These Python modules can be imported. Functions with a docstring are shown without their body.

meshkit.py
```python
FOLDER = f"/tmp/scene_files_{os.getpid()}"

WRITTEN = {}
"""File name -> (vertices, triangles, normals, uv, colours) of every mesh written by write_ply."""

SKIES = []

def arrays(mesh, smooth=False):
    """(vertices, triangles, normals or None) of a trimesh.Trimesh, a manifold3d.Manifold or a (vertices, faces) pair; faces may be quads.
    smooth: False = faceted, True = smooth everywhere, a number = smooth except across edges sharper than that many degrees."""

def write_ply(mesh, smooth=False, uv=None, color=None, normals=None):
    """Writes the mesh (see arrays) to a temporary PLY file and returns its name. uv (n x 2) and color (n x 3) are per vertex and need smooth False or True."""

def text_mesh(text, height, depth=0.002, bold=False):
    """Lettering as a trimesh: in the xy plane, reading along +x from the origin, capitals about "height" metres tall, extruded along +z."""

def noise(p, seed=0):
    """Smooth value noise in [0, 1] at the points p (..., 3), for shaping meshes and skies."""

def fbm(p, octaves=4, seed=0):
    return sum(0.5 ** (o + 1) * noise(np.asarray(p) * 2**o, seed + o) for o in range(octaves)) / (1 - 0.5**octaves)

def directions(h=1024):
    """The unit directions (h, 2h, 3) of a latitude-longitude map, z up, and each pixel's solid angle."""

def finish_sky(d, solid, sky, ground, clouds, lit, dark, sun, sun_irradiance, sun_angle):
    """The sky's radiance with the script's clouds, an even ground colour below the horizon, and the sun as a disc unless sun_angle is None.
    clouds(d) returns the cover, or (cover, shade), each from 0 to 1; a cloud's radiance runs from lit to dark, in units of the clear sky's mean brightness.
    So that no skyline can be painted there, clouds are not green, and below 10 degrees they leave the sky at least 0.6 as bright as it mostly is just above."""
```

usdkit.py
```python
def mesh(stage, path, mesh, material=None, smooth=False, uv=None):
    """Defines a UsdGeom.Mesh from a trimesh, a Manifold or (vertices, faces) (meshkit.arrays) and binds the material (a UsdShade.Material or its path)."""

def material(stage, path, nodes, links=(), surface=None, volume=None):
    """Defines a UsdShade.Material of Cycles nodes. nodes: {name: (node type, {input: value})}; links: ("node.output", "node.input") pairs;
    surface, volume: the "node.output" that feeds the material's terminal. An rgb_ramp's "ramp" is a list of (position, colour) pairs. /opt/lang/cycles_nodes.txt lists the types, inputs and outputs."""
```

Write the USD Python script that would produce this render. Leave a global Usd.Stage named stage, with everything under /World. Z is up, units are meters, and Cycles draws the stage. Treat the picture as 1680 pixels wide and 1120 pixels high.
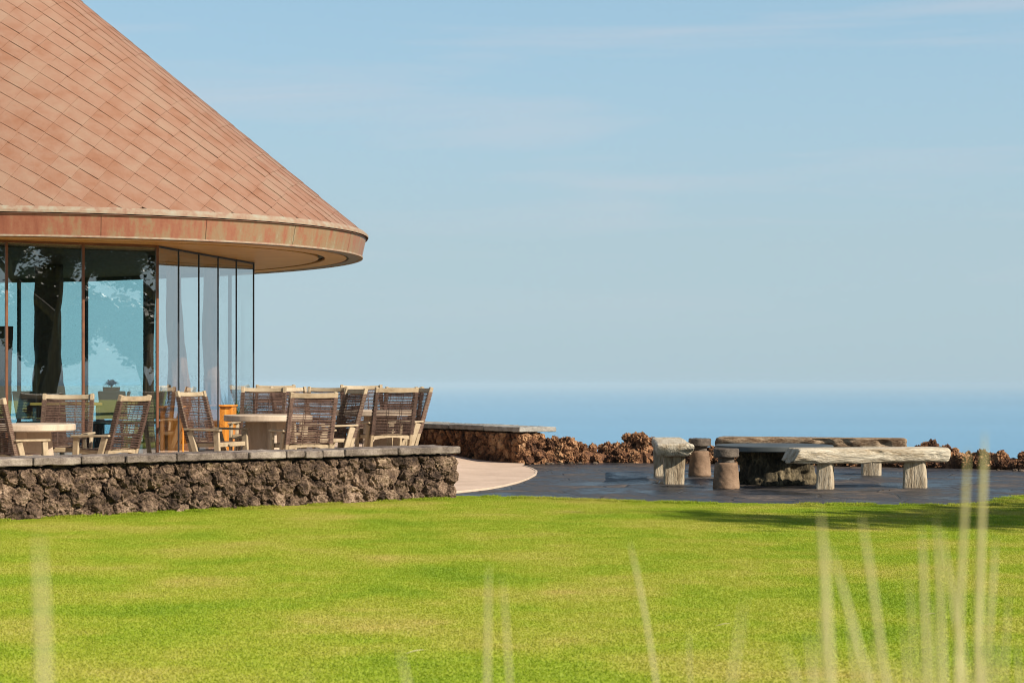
import math, random
import numpy as np, trimesh, shapely
from shapely.geometry import Polygon, Point, LineString, MultiPoint
from shapely import affinity
import usdkit, meshkit
from meshkit import fbm, noise
from pxr import Usd, UsdGeom, UsdLux, UsdShade, Gf, Sdf, Vt

random.seed(7)
RNG = np.random.default_rng(7)
PI = math.pi

stage = Usd.Stage.CreateInMemory()
UsdGeom.SetStageUpAxis(stage, UsdGeom.Tokens.z)
UsdGeom.SetStageMetersPerUnit(stage, 1.0)
world = UsdGeom.Xform.Define(stage, '/World')
stage.SetDefaultPrim(world.GetPrim())
UsdGeom.Scope.Define(stage, '/World/Looks')

# ------------------------------------------------------------------ camera, sky, sun
EYE, FPX, HZ = 1.15, 2900.0, 629.5          # eye height, focal length and horizon row in photo pixels (1680 wide)
cam = UsdGeom.Camera.Define(stage, '/World/camera')
cam.AddTranslateOp().Set(Gf.Vec3d(0, 0, EYE))
cam.AddRotateXOp().Set(90.0)
cam.CreateHorizontalApertureAttr(36.0)
cam.CreateVerticalApertureAttr(36.0 * 682 / 1024)
cam.CreateFocalLengthAttr(FPX / 1680 * 36)
cam.CreateVerticalApertureOffsetAttr((HZ - 560) / 1680 * 36)
cam.CreateFStopAttr(5.6)
cam.CreateFocusDistanceAttr(19.5)
cam.CreateClippingRangeAttr(Gf.Vec2f(0.1, 400000.0))
cam.CreateExposureAttr(0.73)

SUN_AZ, SUN_EL = math.atan2(0.83, -0.56), math.radians(33)
SUN = np.array([math.sin(SUN_AZ) * math.cos(SUN_EL), math.cos(SUN_AZ) * math.cos(SUN_EL), math.sin(SUN_EL)])


def MAT(name, nodes, links, surface=None, volume=None):
    return usdkit.material(stage, '/World/Looks/' + name, nodes, links, surface, volume)


sky_mat = MAT('sky_light', {
    'sky': ('sky_texture', {'sky_type': 'single_scattering', 'sun_disc': False, 'sun_elevation': SUN_EL, 'sun_rotation': SUN_AZ,
                            'altitude': 100.0, 'air_density': 1.1, 'aerosol_density': 0.7, 'ozone_density': 3.0}),
    'tc': ('texture_coordinate', {}),
    'map': ('mapping', {'scale': (1.2, 1.2, 14.0), 'rotation': (0.02, 0.03, 0)}),
    'nz': ('noise_texture', {'scale': 2.6, 'detail': 6.0, 'roughness': 0.55, 'distortion': 0.4}),
    'rp': ('rgb_ramp', {'ramp': [(0, (0, 0, 0)), (0.5, (0, 0, 0)), (0.70, (0.55, 0.55, 0.55)), (1, (0.8, 0.8, 0.8))]}),
    'sep': ('separate_xyz', {}),
    'band': ('map_range', {'from_min': 0.02, 'from_max': 0.1, 'to_min': 0.0, 'to_max': 0.75, 'clamp': True}),
    'mul': ('math', {'math_type': 'multiply'}),
    'veil': ('map_range', {'range_type': 'smoothstep', 'from_min': 0.0, 'from_max': 0.55, 'to_min': 0.88, 'to_max': 0.0, 'clamp': True}),
    'vcol': ('rgb_ramp', {'ramp': [(0.0, (4.65, 6.3, 7.2)), (0.08, (4.85, 6.5, 7.35)), (0.26, (4.75, 7.95, 10.1)), (0.6, (3.4, 6.2, 9.0))]}),
    'mixv': ('mix', {'mix_type': 'mix'}),
    'mix': ('mix', {'mix_type': 'mix', 'color2': (6.4, 6.7, 7.4)}),
    'bg': ('background_shader', {'strength': 0.057}),
}, [('tc.generated', 'map.vector'), ('map.vector', 'nz.vector'), ('nz.fac', 'rp.fac'), ('tc.generated', 'sep.vector'), ('sep.z', 'band.value'),
    ('sep.z', 'veil.value'), ('sep.z', 'vcol.fac'), ('vcol.color', 'mixv.color2'), ('veil.result', 'mixv.fac'), ('sky.color', 'mixv.color1'), ('mixv.color', 'mix.color1'),
    ('band.result', 'mul.value1'), ('rp.color', 'mul.value2'), ('mul.value', 'mix.fac'), ('mix.color', 'bg.color')], 'bg.background')
sky = UsdLux.DomeLight.Define(stage, '/World/sky')
UsdShade.MaterialBindingAPI.Apply(sky.GetPrim()).Bind(sky_mat)
sky.GetPrim().SetCustomDataByKey('kind', 'structure')

sun = UsdLux.DistantLight.Define(stage, '/World/sun')
sun.CreateNormalizeAttr(True)
sun.CreateIntensityAttr(1.25)
sun.CreateAngleAttr(0.53)
sun.CreateColorAttr(Gf.Vec3f(1.0, 0.93, 0.82))
_rot = Gf.Rotation(Gf.Vec3d(0, 0, 1), Gf.Vec3d(*SUN))
sun.AddOrientOp().Set(Gf.Quatf(_rot.GetQuat()))

# ------------------------------------------------------------------ helpers
_names = {}


def numbered(parent, name):
    k = (parent, name)
    n = _names.get(k, 0)
    _names[k] = n + 1
    return name if n == 0 else f'{name}_{n:03d}'


def path_of(parent):
    return '/World' if parent is None else str(parent.GetPath())


def tag(p, label=None, cat=None, group=None, kind=None):
    for k, v in (('label', label), ('category', cat), ('group', group), ('kind', kind)):
        if v:
            p.SetCustomDataByKey(k, v)
    return p


def obj(name, mesh, mat, parent=None, smooth=False):
    b = path_of(parent)
    return usdkit.mesh(stage, f'{b}/{numbered(b, name)}', mesh, mat, smooth).GetPrim()


def thing(name, label, cat, loc=(0, 0, 0), rz=0.0, group=None):
    x = UsdGeom.Xform.Define(stage, '/World/' + numbered('/World', name))
    x.AddTranslateOp().Set(Gf.Vec3d(*map(float, loc)))
    x.AddRotateZOp().Set(math.degrees(rz))
    return tag(x.GetPrim(), label, cat, group)


def empty(name, parent):
    b = path_of(parent)
    return UsdGeom.Xform.Define(stage, f'{b}/{numbered(b, name)}').GetPrim()


def dup(root, label, cat, loc, rz, group=None):
    r = thing(root.GetName(), label, cat, loc, rz, group)
    r.GetReferences().AddInternalReference(root.GetPath())
    r.SetInstanceable(True)
    return r


cat_ = trimesh.util.concatenate


def box(cx, cy, cz, sx, sy, sz, bev=0.0):
    if bev <= 0:
        m = trimesh.creation.box((sx, sy, sz))
    else:
        hx, hy, hz = sx / 2, sy / 2, sz / 2
        b = min(bev, hx * .9, hy * .9, hz * .9)
        p = []
        for x in (-1, 1):
            for y in (-1, 1):
                for z in (-1, 1):
                    p += [(x * hx, y * (hy - b), z * (hz - b)), (x * (hx - b), y * hy, z * (hz - b)), (x * (hx - b), y * (hy - b), z * hz)]
        m = trimesh.convex.convex_hull(np.array(p))
    m.apply_translation((cx, cy, cz))
    return m


def bar(p, q, w, t, up=(0, 0, 1), bev=0.006, w2=None, t2=None):
    """a rectangular bar from p to q, w wide (across) and t thick (towards up)"""
    p, q, up = (np.array(v, float) for v in (p, q, up))
    d = q - p
    d /= np.linalg.norm(d)
    a = np.cross(d, up)
    a /= np.linalg.norm(a)
    b = np.cross(a, d)
    pts = []
    for o, ww, tt in ((p, w, t), (q, w2 or w, t2 or t)):
        e = 1 if o is p else -1
        for x in (-1, 1):
            for y in (-1, 1):
                pts += [o + a * x * (ww / 2 - bev) + b * y * tt / 2 + d * e * bev, o + a * x * ww / 2 + b * y * (tt / 2 - bev) + d * e * bev, o + a * x * (ww / 2 - bev) + b * y * (tt / 2 - bev)]
    return trimesh.convex.convex_hull(np.array(pts))


def loft(rings, cap=True):
    rings = np.asarray(rings, float)
    n, m = rings.shape[:2]
    v = rings.reshape(-1, 3)
    i, j = np.meshgrid(np.arange(n - 1), np.arange(m), indexing='ij')
    a, b, c, d = i * m + j, i * m + (j + 1) % m, (i + 1) * m + (j + 1) % m, (i + 1) * m + j
    f = np.concatenate([np.stack([a, b, c], -1).reshape(-1, 3), np.stack([a, c, d], -1).reshape(-1, 3)])
    if cap:
        v = np.vstack([v, rings[0].mean(0), rings[-1].mean(0)])
        k = np.arange(m)
        f = np.vstack([f, np.stack([np.full(m, n * m), (k + 1) % m, k], 1), np.stack([np.full(m, n * m + 1), (n - 1) * m + k, (n - 1) * m + (k + 1) % m], 1)])
    t = trimesh.Trimesh(v, f, process=False)
    if t.volume < 0:
        t.invert()
    return t


def tube(points, radii, m=8):
    P = np.asarray(points, float)
    R = np.broadcast_to(radii, len(P))
    T = np.gradient(P, axis=0)
    T /= np.linalg.norm(T, axis=1, keepdims=True)
    ref = np.array([0.31, 0.2, 0.93]) if abs(T[0, 2]) < .8 else np.array([1.0, 0.1, 0])
    out = []
    th = np.arange(m) / m * 2 * PI
    for p, t, r in zip(P, T, R):
        a = np.cross(t, ref)
        a /= np.linalg.norm(a)
        b = np.cross(t, a)
        out.append(p + r * (np.cos(th)[:, None] * a + np.sin(th)[:, None] * b))
    return loft(out)


def poly_mesh(poly, z0, z1):
    ps = getattr(poly, 'geoms', [poly])
    ms = []
    for g in ps:
        m = trimesh.creation.extrude_polygon(g, z1 - z0, engine='earcut')
        m.apply_translation((0, 0, z0))
        ms.append(m)
    return cat_(ms)


def at(px, py=None, z=0.0, d=None):
    """the point seen at photo pixel px, either on the level z (py given) or at depth d"""
    if d is None:
        d = FPX * (EYE - z) / (py - HZ)
    return np.array([(px - 840) / FPX * d, d, z])


_ICO = {k: trimesh.creation.icosphere(k) for k in (1, 2, 3, 4)}


def rock(c, r, seed, sub=3, amp=0.35, rot=None):
    """a rough lump of lava"""
    v = _ICO[sub].vertices.copy()
    rg = np.random.default_rng(seed)
    o = rg.uniform(0, 50, 3)
    n = fbm(v * 1.3 + o, 3, 1)[:, None] - .45
    rid = 1 - 2 * np.abs(fbm(v * 2.6 + o, 2, 2) - 0.5)[:, None]
    pit = np.clip(fbm(v * 4.5 + o, 2, 4) - .52, 0, 1)[:, None]
    n3 = fbm(v * 9.5 + o, 2, 3)[:, None] - .5
    v = v * (0.62 + amp * 1.7 * n + amp * 1.5 * (rid - .72) - amp * 3.0 * pit + amp * 1.3 * n3) * np.asarray(r) * 1.25
    if rot is None:
        rot = rg.uniform(0, 2 * PI)
    M = trimesh.transformations.euler_matrix(rg.uniform(-.5, .5), rg.uniform(-.5, .5), rot)[:3, :3]
    return trimesh.Trimesh(v @ M.T + np.asarray(c), _ICO[sub].faces, process=False)


# ------------------------------------------------------------------ materials
def noisy(name, stops, scale=6.0, rough=0.6, bump=0.0, bump_scale=40.0, coord='tc.object', mapscale=(1, 1, 1), rnd=0.0, detail=6.0, spec=0.4,
          bump_dist=0.02, metallic=0.0, distortion=0.0, fine=0.0, fine_scale=120.0, rscale=None, sheen=0.0, nrough=0.6):
    n = {'tc': ('texture_coordinate', {}), 'geo': ('geometry', {}), 'map': ('mapping', {'scale': mapscale}),
         'nz': ('noise_texture', {'scale': scale, 'detail': detail, 'roughness': nrough, 'distortion': distortion}),
         'rp': ('rgb_ramp', {'ramp': stops}),
         'p': ('principled_bsdf', {'roughness': rough, 'specular_ior_level': spec, 'metallic': metallic, 'sheen_weight': sheen})}
    L = [(coord, 'map.vector'), ('map.vector', 'nz.vector')]
    src = 'nz.fac'
    if rnd:
        n['oi'] = ('object_info', {})
        n['add'] = ('math', {'math_type': 'add'})
        n['rr'] = ('math', {'math_type': 'multiply_add', 'value2': rnd, 'value3': -rnd / 2})
        n['fr'] = ('math', {'math_type': 'fraction'})
        n['ad2'] = ('math', {'math_type': 'add'})
        L += [('oi.random', 'ad2.value1'), ('geo.random_per_island', 'ad2.value2'), ('ad2.value', 'fr.value1'), ('fr.value', 'rr.value1'), (src, 'add.value1'), ('rr.value', 'add.value2')]
        src = 'add.value'
    if fine:
        n['nf'] = ('noise_texture', {'scale': fine_scale, 'detail': 3.0})
        n['mf'] = ('math', {'math_type': 'multiply_add', 'value2': fine, 'value3': -fine / 2})
        n['af'] = ('math', {'math_type': 'add'})
        L += [('map.vector', 'nf.vector'), ('nf.fac', 'mf.value1'), ('mf.value', 'af.value1'), (src, 'af.value2')]
        src = 'af.value'
    L += [(src, 'rp.fac'), ('rp.color', 'p.base_color')]
    if bump:
        n['nb'] = ('noise_texture', {'scale': bump_scale, 'detail': 5.0, 'roughness': 0.65})
        n['b'] = ('bump', {'strength': bump, 'distance': bump_dist})
        L += [('map.vector', 'nb.vector'), ('nb.fac', 'b.height'), ('b.normal', 'p.normal')]
    return MAT(name, n, L, 'p.BSDF')


M = {}
# copper shingles: weathered salmon brown, patches of orange and of grey bloom, a touch of run-off
M['shingle'] = noisy('copper_shingle', [(0.0, (0.165, 0.068, 0.036)), (0.3, (0.215, 0.10, 0.056)), (0.5, (0.24, 0.13, 0.083)), (0.68, (0.25, 0.152, 0.10)), (1.0, (0.26, 0.172, 0.118))],
                     scale=3.0, rough=0.62, bump=0.25, bump_scale=9.0, bump_dist=0.01, coord='geo.position', rnd=0.16, spec=0.3, fine=0.25, fine_scale=50)
M['deck'] = noisy('copper_deck', [(0.3, (0.15, 0.07, 0.042)), (0.7, (0.2, 0.095, 0.06))], scale=5, rough=0.7, coord='geo.position')
M['pale_edge'] = noisy('weathered_copper_edge', [(0.3, (0.21, 0.105, 0.066)), (0.5, (0.26, 0.18, 0.12)), (0.7, (0.27, 0.245, 0.18))], scale=9, rough=0.7, coord='geo.position')
# fascia: copper with vertical green-grey verdigris streaks
M['fascia'] = MAT('copper_fascia', {
    'geo': ('geometry', {}), 'm1': ('mapping', {'scale': (5.5, 5.5, 0.35)}), 'm2': ('mapping', {'scale': (0.55, 0.55, 0.2)}),
    'n1': ('noise_texture', {'scale': 1.6, 'detail': 5.0, 'roughness': 0.6}), 'n2': ('noise_texture', {'scale': 1.0, 'detail': 2.0}),
    'n3': ('noise_texture', {'scale': 26.0, 'detail': 4.0}),
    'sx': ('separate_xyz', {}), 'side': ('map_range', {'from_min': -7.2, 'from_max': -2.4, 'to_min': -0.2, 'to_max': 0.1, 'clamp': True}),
    'low': ('map_range', {'from_min': 3.02, 'from_max': 3.2, 'to_min': 0.07, 'to_max': 0.0, 'clamp': True}),
    'a': ('math', {'math_type': 'add'}), 'b': ('math', {'math_type': 'add'}), 'c': ('math', {'math_type': 'multiply_add', 'value2': 0.5, 'value3': -0.25}), 'd': ('math', {'math_type': 'add'}),
    'e': ('math', {'math_type': 'multiply_add', 'value2': 0.3, 'value3': -0.15}), 'f': ('math', {'math_type': 'add'}),
    'rp': ('rgb_ramp', {'ramp': [(0, (0.14, 0.042, 0.022)), (0.3, (0.21, 0.070, 0.038)), (0.45, (0.235, 0.092, 0.050)), (0.55, (0.225, 0.125, 0.065)), (0.68, (0.215, 0.145, 0.08)), (0.85, (0.26, 0.235, 0.155)), (1, (0.38, 0.39, 0.30))]}),
    'bp': ('bump', {'strength': 0.15, 'distance': 0.01}),
    'p': ('principled_bsdf', {'roughness': 0.48, 'specular_ior_level': 0.5})},
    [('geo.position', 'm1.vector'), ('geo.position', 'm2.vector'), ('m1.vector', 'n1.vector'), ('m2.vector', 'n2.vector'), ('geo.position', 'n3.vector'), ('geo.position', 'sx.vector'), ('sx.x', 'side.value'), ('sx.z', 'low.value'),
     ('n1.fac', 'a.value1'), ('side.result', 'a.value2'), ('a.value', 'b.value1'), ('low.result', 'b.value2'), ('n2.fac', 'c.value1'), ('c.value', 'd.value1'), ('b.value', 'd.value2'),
     ('n3.fac', 'e.value1'), ('e.value', 'f.value1'), ('d.value', 'f.value2'), ('f.value', 'rp.fac'), ('rp.color', 'p.base_color'), ('n3.fac', 'bp.height'), ('bp.normal', 'p.normal')], 'p.BSDF')
M['soffit'] = noisy('soffit_veneer', [(0.3, (0.42, 0.18, 0.035)), (0.5, (0.52, 0.25, 0.055)), (0.7, (0.58, 0.31, 0.08))], scale=3, rough=0.45, coord='geo.position', mapscale=(0.6, 3.0, 1), detail=6, fine=0.2, fine_scale=18)
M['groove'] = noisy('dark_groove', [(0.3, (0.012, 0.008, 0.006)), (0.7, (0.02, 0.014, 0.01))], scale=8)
M['bronze'] = noisy('bronze_frame', [(0.3, (0.10, 0.036, 0.015)), (0.7, (0.17, 0.062, 0.024))], scale=8, rough=0.4, coord='geo.position')
M['dark_frame'] = noisy('dark_frame', [(0.3, (0.014, 0.016, 0.02)), (0.7, (0.022, 0.024, 0.03))], scale=8, rough=0.4, coord='geo.position')
M['ceiling'] = noisy('dark_timber_ceiling', [(0.3, (0.035, 0.016, 0.008)), (0.7, (0.075, 0.034, 0.015))], scale=3, rough=0.6, coord='geo.position', mapscale=(.5, 4, 1))
M['floor_in'] = noisy('indoor_floor', [(0.3, (0.05, 0.035, 0.02)), (0.7, (0.09, 0.06, 0.035))], scale=3, rough=0.35, coord='geo.position')
M['cabinet'] = noisy('orange_timber', [(0.3, (0.40, 0.13, 0.015)), (0.5, (0.52, 0.19, 0.022)), (0.7, (0.6, 0.25, 0.04))], scale=2.0, rough=0.35, coord='geo.position', mapscale=(6, 6, .8), fine=0.3, fine_scale=30)
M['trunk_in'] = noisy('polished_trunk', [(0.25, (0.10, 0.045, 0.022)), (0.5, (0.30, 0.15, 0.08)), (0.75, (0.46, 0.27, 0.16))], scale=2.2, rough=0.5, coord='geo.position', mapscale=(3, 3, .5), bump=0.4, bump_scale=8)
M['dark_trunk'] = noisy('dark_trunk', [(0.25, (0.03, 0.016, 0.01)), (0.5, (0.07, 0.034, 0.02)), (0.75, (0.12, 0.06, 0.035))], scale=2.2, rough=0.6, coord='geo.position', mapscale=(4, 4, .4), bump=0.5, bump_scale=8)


def pane_mat(name, tint, f0, refl=(1, 1, 1)):
    return MAT(name, {
        'geo': ('geometry', {}), 'dot': ('vector_math', {'math_type': 'dot_product'}), 'ab': ('math', {'math_type': 'absolute'}),
        'inv': ('math', {'math_type': 'subtract', 'value1': 1.0, 'use_clamp': True}), 'pw': ('math', {'math_type': 'power', 'value2': 4.2}),
        'sc': ('math', {'math_type': 'multiply_add', 'value2': 1 - f0, 'value3': f0, 'use_clamp': True}),
        't': ('transparent_bsdf', {'color': tint}), 'g': ('glossy_bsdf', {'color': refl, 'roughness': 0.0}), 'mx': ('mix_closure', {})},
        [('geo.normal', 'dot.vector1'), ('geo.incoming', 'dot.vector2'), ('dot.value', 'ab.value1'), ('ab.value', 'inv.value2'), ('inv.value', 'pw.value1'), ('pw.value', 'sc.value1'),
         ('sc.value', 'mx.fac'), ('t.BSDF', 'mx.closure1'), ('g.BSDF', 'mx.closure2')], 'mx.closure')


M['glass'] = pane_mat('tinted_glass', (0.68, 0.94, 0.96), 0.24)
M['side_glass'] = pane_mat('clear_glass', (0.93, 0.92, 0.90), 0.5)
M['far_glass'] = pane_mat('far_glass', (0.78, 0.94, 0.95), 0.06)
LAVA = [(0.22, (0.016, 0.010, 0.007)), (0.39, (0.065, 0.041, 0.027)), (0.52, (0.145, 0.093, 0.060)), (0.66, (0.28, 0.19, 0.125)), (0.82, (0.48, 0.35, 0.24))]
M['lava'] = noisy('lava_stone', LAVA, scale=9, rough=0.9, bump=1.0, bump_scale=38, bump_dist=0.035, coord='geo.position', rnd=0.14, fine=0.55, fine_scale=70, spec=0.2)
M['lava_red'] = noisy('red_lava_stone', [(0.22, (0.025, 0.012, 0.008)), (0.42, (0.13, 0.06, 0.03)), (0.56, (0.27, 0.13, 0.06)), (0.75, (0.46, 0.27, 0.14))], scale=9, rough=0.9, bump=1.0, bump_scale=38, bump_dist=0.035, coord='geo.position', rnd=0.3, fine=0.55, fine_scale=70, spec=0.2)
M['mortar'] = noisy('lava_rubble_core', [(0.3, (0.03, 0.022, 0.016)), (0.5, (0.11, 0.08, 0.058)), (0.7, (0.26, 0.19, 0.135))], scale=30, rough=0.95, bump=1.0, bump_scale=45, bump_dist=0.05, coord='geo.position', spec=0.1)
M['coping'] = noisy('coping_slab', [(0.2, (0.042, 0.031, 0.024)), (0.40, (0.13, 0.10, 0.08)), (0.56, (0.21, 0.168, 0.136)), (0.75, (0.32, 0.265, 0.21))], scale=7, rough=0.85, bump=0.6, bump_scale=30, bump_dist=0.02, coord='geo.position', rnd=0.2, fine=0.5, fine_scale=90, spec=0.2)
M['coping_grey'] = noisy('grey_coping_slab', [(0.2, (0.07, 0.06, 0.05)), (0.42, (0.19, 0.175, 0.15)), (0.6, (0.28, 0.26, 0.225)), (0.8, (0.36, 0.33, 0.27))], scale=7, rough=0.8, bump=0.6, bump_scale=30, bump_dist=0.02, coord='geo.position', rnd=0.2, fine=0.5, fine_scale=90, spec=0.3)
M['tan'] = noisy('tan_paving', [(0.3, (0.40, 0.28, 0.195)), (0.5, (0.48, 0.345, 0.245)), (0.7, (0.55, 0.40, 0.29))], scale=1.6, rough=0.75, coord='geo.position', fine=0.35, fine_scale=14, bump=0.2, bump_scale=60, bump_dist=0.004)
M['tan_edge'] = noisy('pale_paving_edge', [(0.3, (0.38, 0.29, 0.21)), (0.7, (0.5, 0.38, 0.28))], scale=12, rough=0.8, coord='geo.position')
M['slate'] = MAT('dark_slate_paving', {
    'geo': ('geometry', {}), 'n1': ('noise_texture', {'scale': 0.9, 'detail': 6.0, 'roughness': 0.65}), 'n2': ('noise_texture', {'scale': 9.0, 'detail': 6.0, 'roughness': 0.7}),
    'vo': ('voronoi_texture', {'feature': 'distance_to_edge', 'scale': 1.5}), 'vc': ('voronoi_texture', {'feature': 'f1', 'scale': 1.5}), 'vs': ('separate_color', {}),
    'jt': ('map_range', {'from_min': 0.008, 'from_max': 0.03, 'to_min': 0.0, 'to_max': 1.0, 'clamp': True}),
    'a': ('math', {'math_type': 'multiply_add', 'value2': 0.75, 'value3': -0.375}), 's': ('math', {'math_type': 'add'}),
    'c': ('math', {'math_type': 'multiply_add', 'value2': 0.22, 'value3': -0.11}), 's2': ('math', {'math_type': 'add'}),
    'rp': ('rgb_ramp', {'ramp': [(0.2, (0.007, 0.008, 0.010)), (0.40, (0.018, 0.019, 0.021)), (0.54, (0.040, 0.036, 0.034)), (0.66, (0.085, 0.064, 0.048)), (0.85, (0.18, 0.135, 0.10))]}),
    'mx': ('mix', {'color1': (0.035, 0.028, 0.022)}),
    'rr': ('rgb_ramp', {'ramp': [(0.35, (0.27, 0.27, 0.27)), (0.62, (0.65, 0.65, 0.65))]}),
    'hh': ('math', {'math_type': 'multiply_add', 'value2': 0.5}),
    'b': ('bump', {'strength': 0.7, 'distance': 0.014}), 'p': ('principled_bsdf', {'specular_ior_level': 0.26})},
    [('geo.position', 'n1.vector'), ('geo.position', 'n2.vector'), ('geo.position', 'vo.vector'), ('geo.position', 'vc.vector'), ('vc.color', 'vs.color'), ('vs.r', 'c.value1'), ('n2.fac', 'a.value1'), ('a.value', 's.value1'), ('n1.fac', 's.value2'),
     ('s.value', 's2.value1'), ('c.value', 's2.value2'), ('s2.value', 'rp.fac'), ('vo.distance', 'jt.value'), ('jt.result', 'mx.fac'), ('rp.color', 'mx.color2'), ('mx.color', 'p.base_color'),
     ('s2.value', 'rr.fac'), ('rr.color', 'p.roughness'), ('n2.fac', 'hh.value1'), ('jt.result', 'hh.value3'), ('hh.value', 'b.height'), ('b.normal', 'p.normal')], 'p.BSDF')
M['bleached'] = noisy('bleached_timber', [(0.16, (0.075, 0.045, 0.024)), (0.32, (0.28, 0.21, 0.13)), (0.46, (0.43, 0.355, 0.25)), (0.66, (0.55, 0.48, 0.365))], scale=2.4, rough=0.75, coord='tc.object', mapscale=(1.0, 5, 5), bump=1.0, bump_scale=8, bump_dist=0.03, fine=0.55, fine_scale=16, spec=0.25)
M['bleached_leg'] = noisy('bleached_post', [(0.2, (0.085, 0.055, 0.03)), (0.38, (0.25, 0.185, 0.115)), (0.5, (0.37, 0.295, 0.20)), (0.68, (0.48, 0.405, 0.295))], scale=2.4, rough=0.8, coord='tc.object', mapscale=(6, 6, 1), bump=1.0, bump_scale=8, bump_dist=0.025, fine=0.5, fine_scale=16, spec=0.2)
M['old_log'] = noisy('old_dark_log', [(0.2, (0.04, 0.022, 0.012)), (0.4, (0.15, 0.09, 0.05)), (0.55, (0.30, 0.21, 0.13)), (0.75, (0.46, 0.36, 0.25))], scale=3, rough=0.8, coord='tc.object', mapscale=(1.4, 5, 5), bump=1.0, bump_scale=12, bump_dist=0.03, fine=0.5, fine_scale=18, spec=0.2)
M['stool_base'] = noisy('lava_stool_base', [(0.25, (0.085, 0.052, 0.031)), (0.5, (0.18, 0.112, 0.068)), (0.75, (0.27, 0.18, 0.115))], scale=6, rough=0.85, bump=0.5, bump_scale=70, bump_dist=0.006, fine=0.35, fine_scale=80, spec=0.2)
M['stool_cap'] = noisy('lava_stool_cap', [(0.25, (0.03, 0.022, 0.017)), (0.5, (0.085, 0.065, 0.049)), (0.75, (0.19, 0.15, 0.11))], scale=9, rough=0.85, bump=0.7, bump_scale=60, bump_dist=0.01, fine=0.4, fine_scale=80, spec=0.25)
M['table_slab'] = noisy('slate_table_top', [(0.3, (0.03, 0.034, 0.033)), (0.7, (0.07, 0.076, 0.073))], scale=3, rough=0.6, coord='tc.object', bump=0.2, bump_scale=30, bump_dist=0.004)
M['table_stump'] = noisy('rough_lava_pedestal', [(0.25, (0.010, 0.008, 0.005)), (0.48, (0.045, 0.035, 0.02)), (0.62, (0.115, 0.088, 0.05)), (0.8, (0.22, 0.175, 0.105))], scale=7, rough=0.9, bump=0.8, bump_scale=26, bump_dist=0.03, mapscale=(1, 1, .6), fine=0.4, fine_scale=40, spec=0.2)
M['teak'] = noisy('silvered_teak', [(0.2, (0.19, 0.138, 0.08)), (0.5, (0.315, 0.24, 0.148)), (0.8, (0.41, 0.325, 0.215))], scale=3, rough=0.6, coord='tc.object', mapscale=(3, 3, 3), fine=0.25, fine_scale=30, rnd=0.15, spec=0.3)
M['table_wood'] = noisy('pale_table_timber', [(0.2, (0.32, 0.24, 0.17)), (0.5, (0.43, 0.33, 0.235)), (0.8, (0.5, 0.40, 0.29))], scale=3, rough=0.55, coord='tc.object', mapscale=(1, 6, 1), fine=0.25, fine_scale=24, rnd=0.15, spec=0.3)
M['cord'] = noisy('brown_cord', [(0.25, (0.035, 0.018, 0.012)), (0.5, (0.085, 0.046, 0.032)), (0.75, (0.16, 0.095, 0.066))], scale=30, rough=0.8, coord='tc.object', rnd=0.3, spec=0.3)
M['dark_chair'] = noisy('teal_black_chair', [(0.3, (0.010, 0.018, 0.022)), (0.7, (0.022, 0.034, 0.04))], scale=6, rough=0.5)
M['green_chair'] = noisy('green_painted_wood', [(0.3, (0.12, 0.26, 0.12)), (0.7, (0.2, 0.38, 0.2))], scale=6, rough=0.5)
M['indoor_table'] = noisy('amber_table', [(0.3, (0.34, 0.15, 0.03)), (0.7, (0.5, 0.25, 0.06))], scale=6, rough=0.4)
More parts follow.
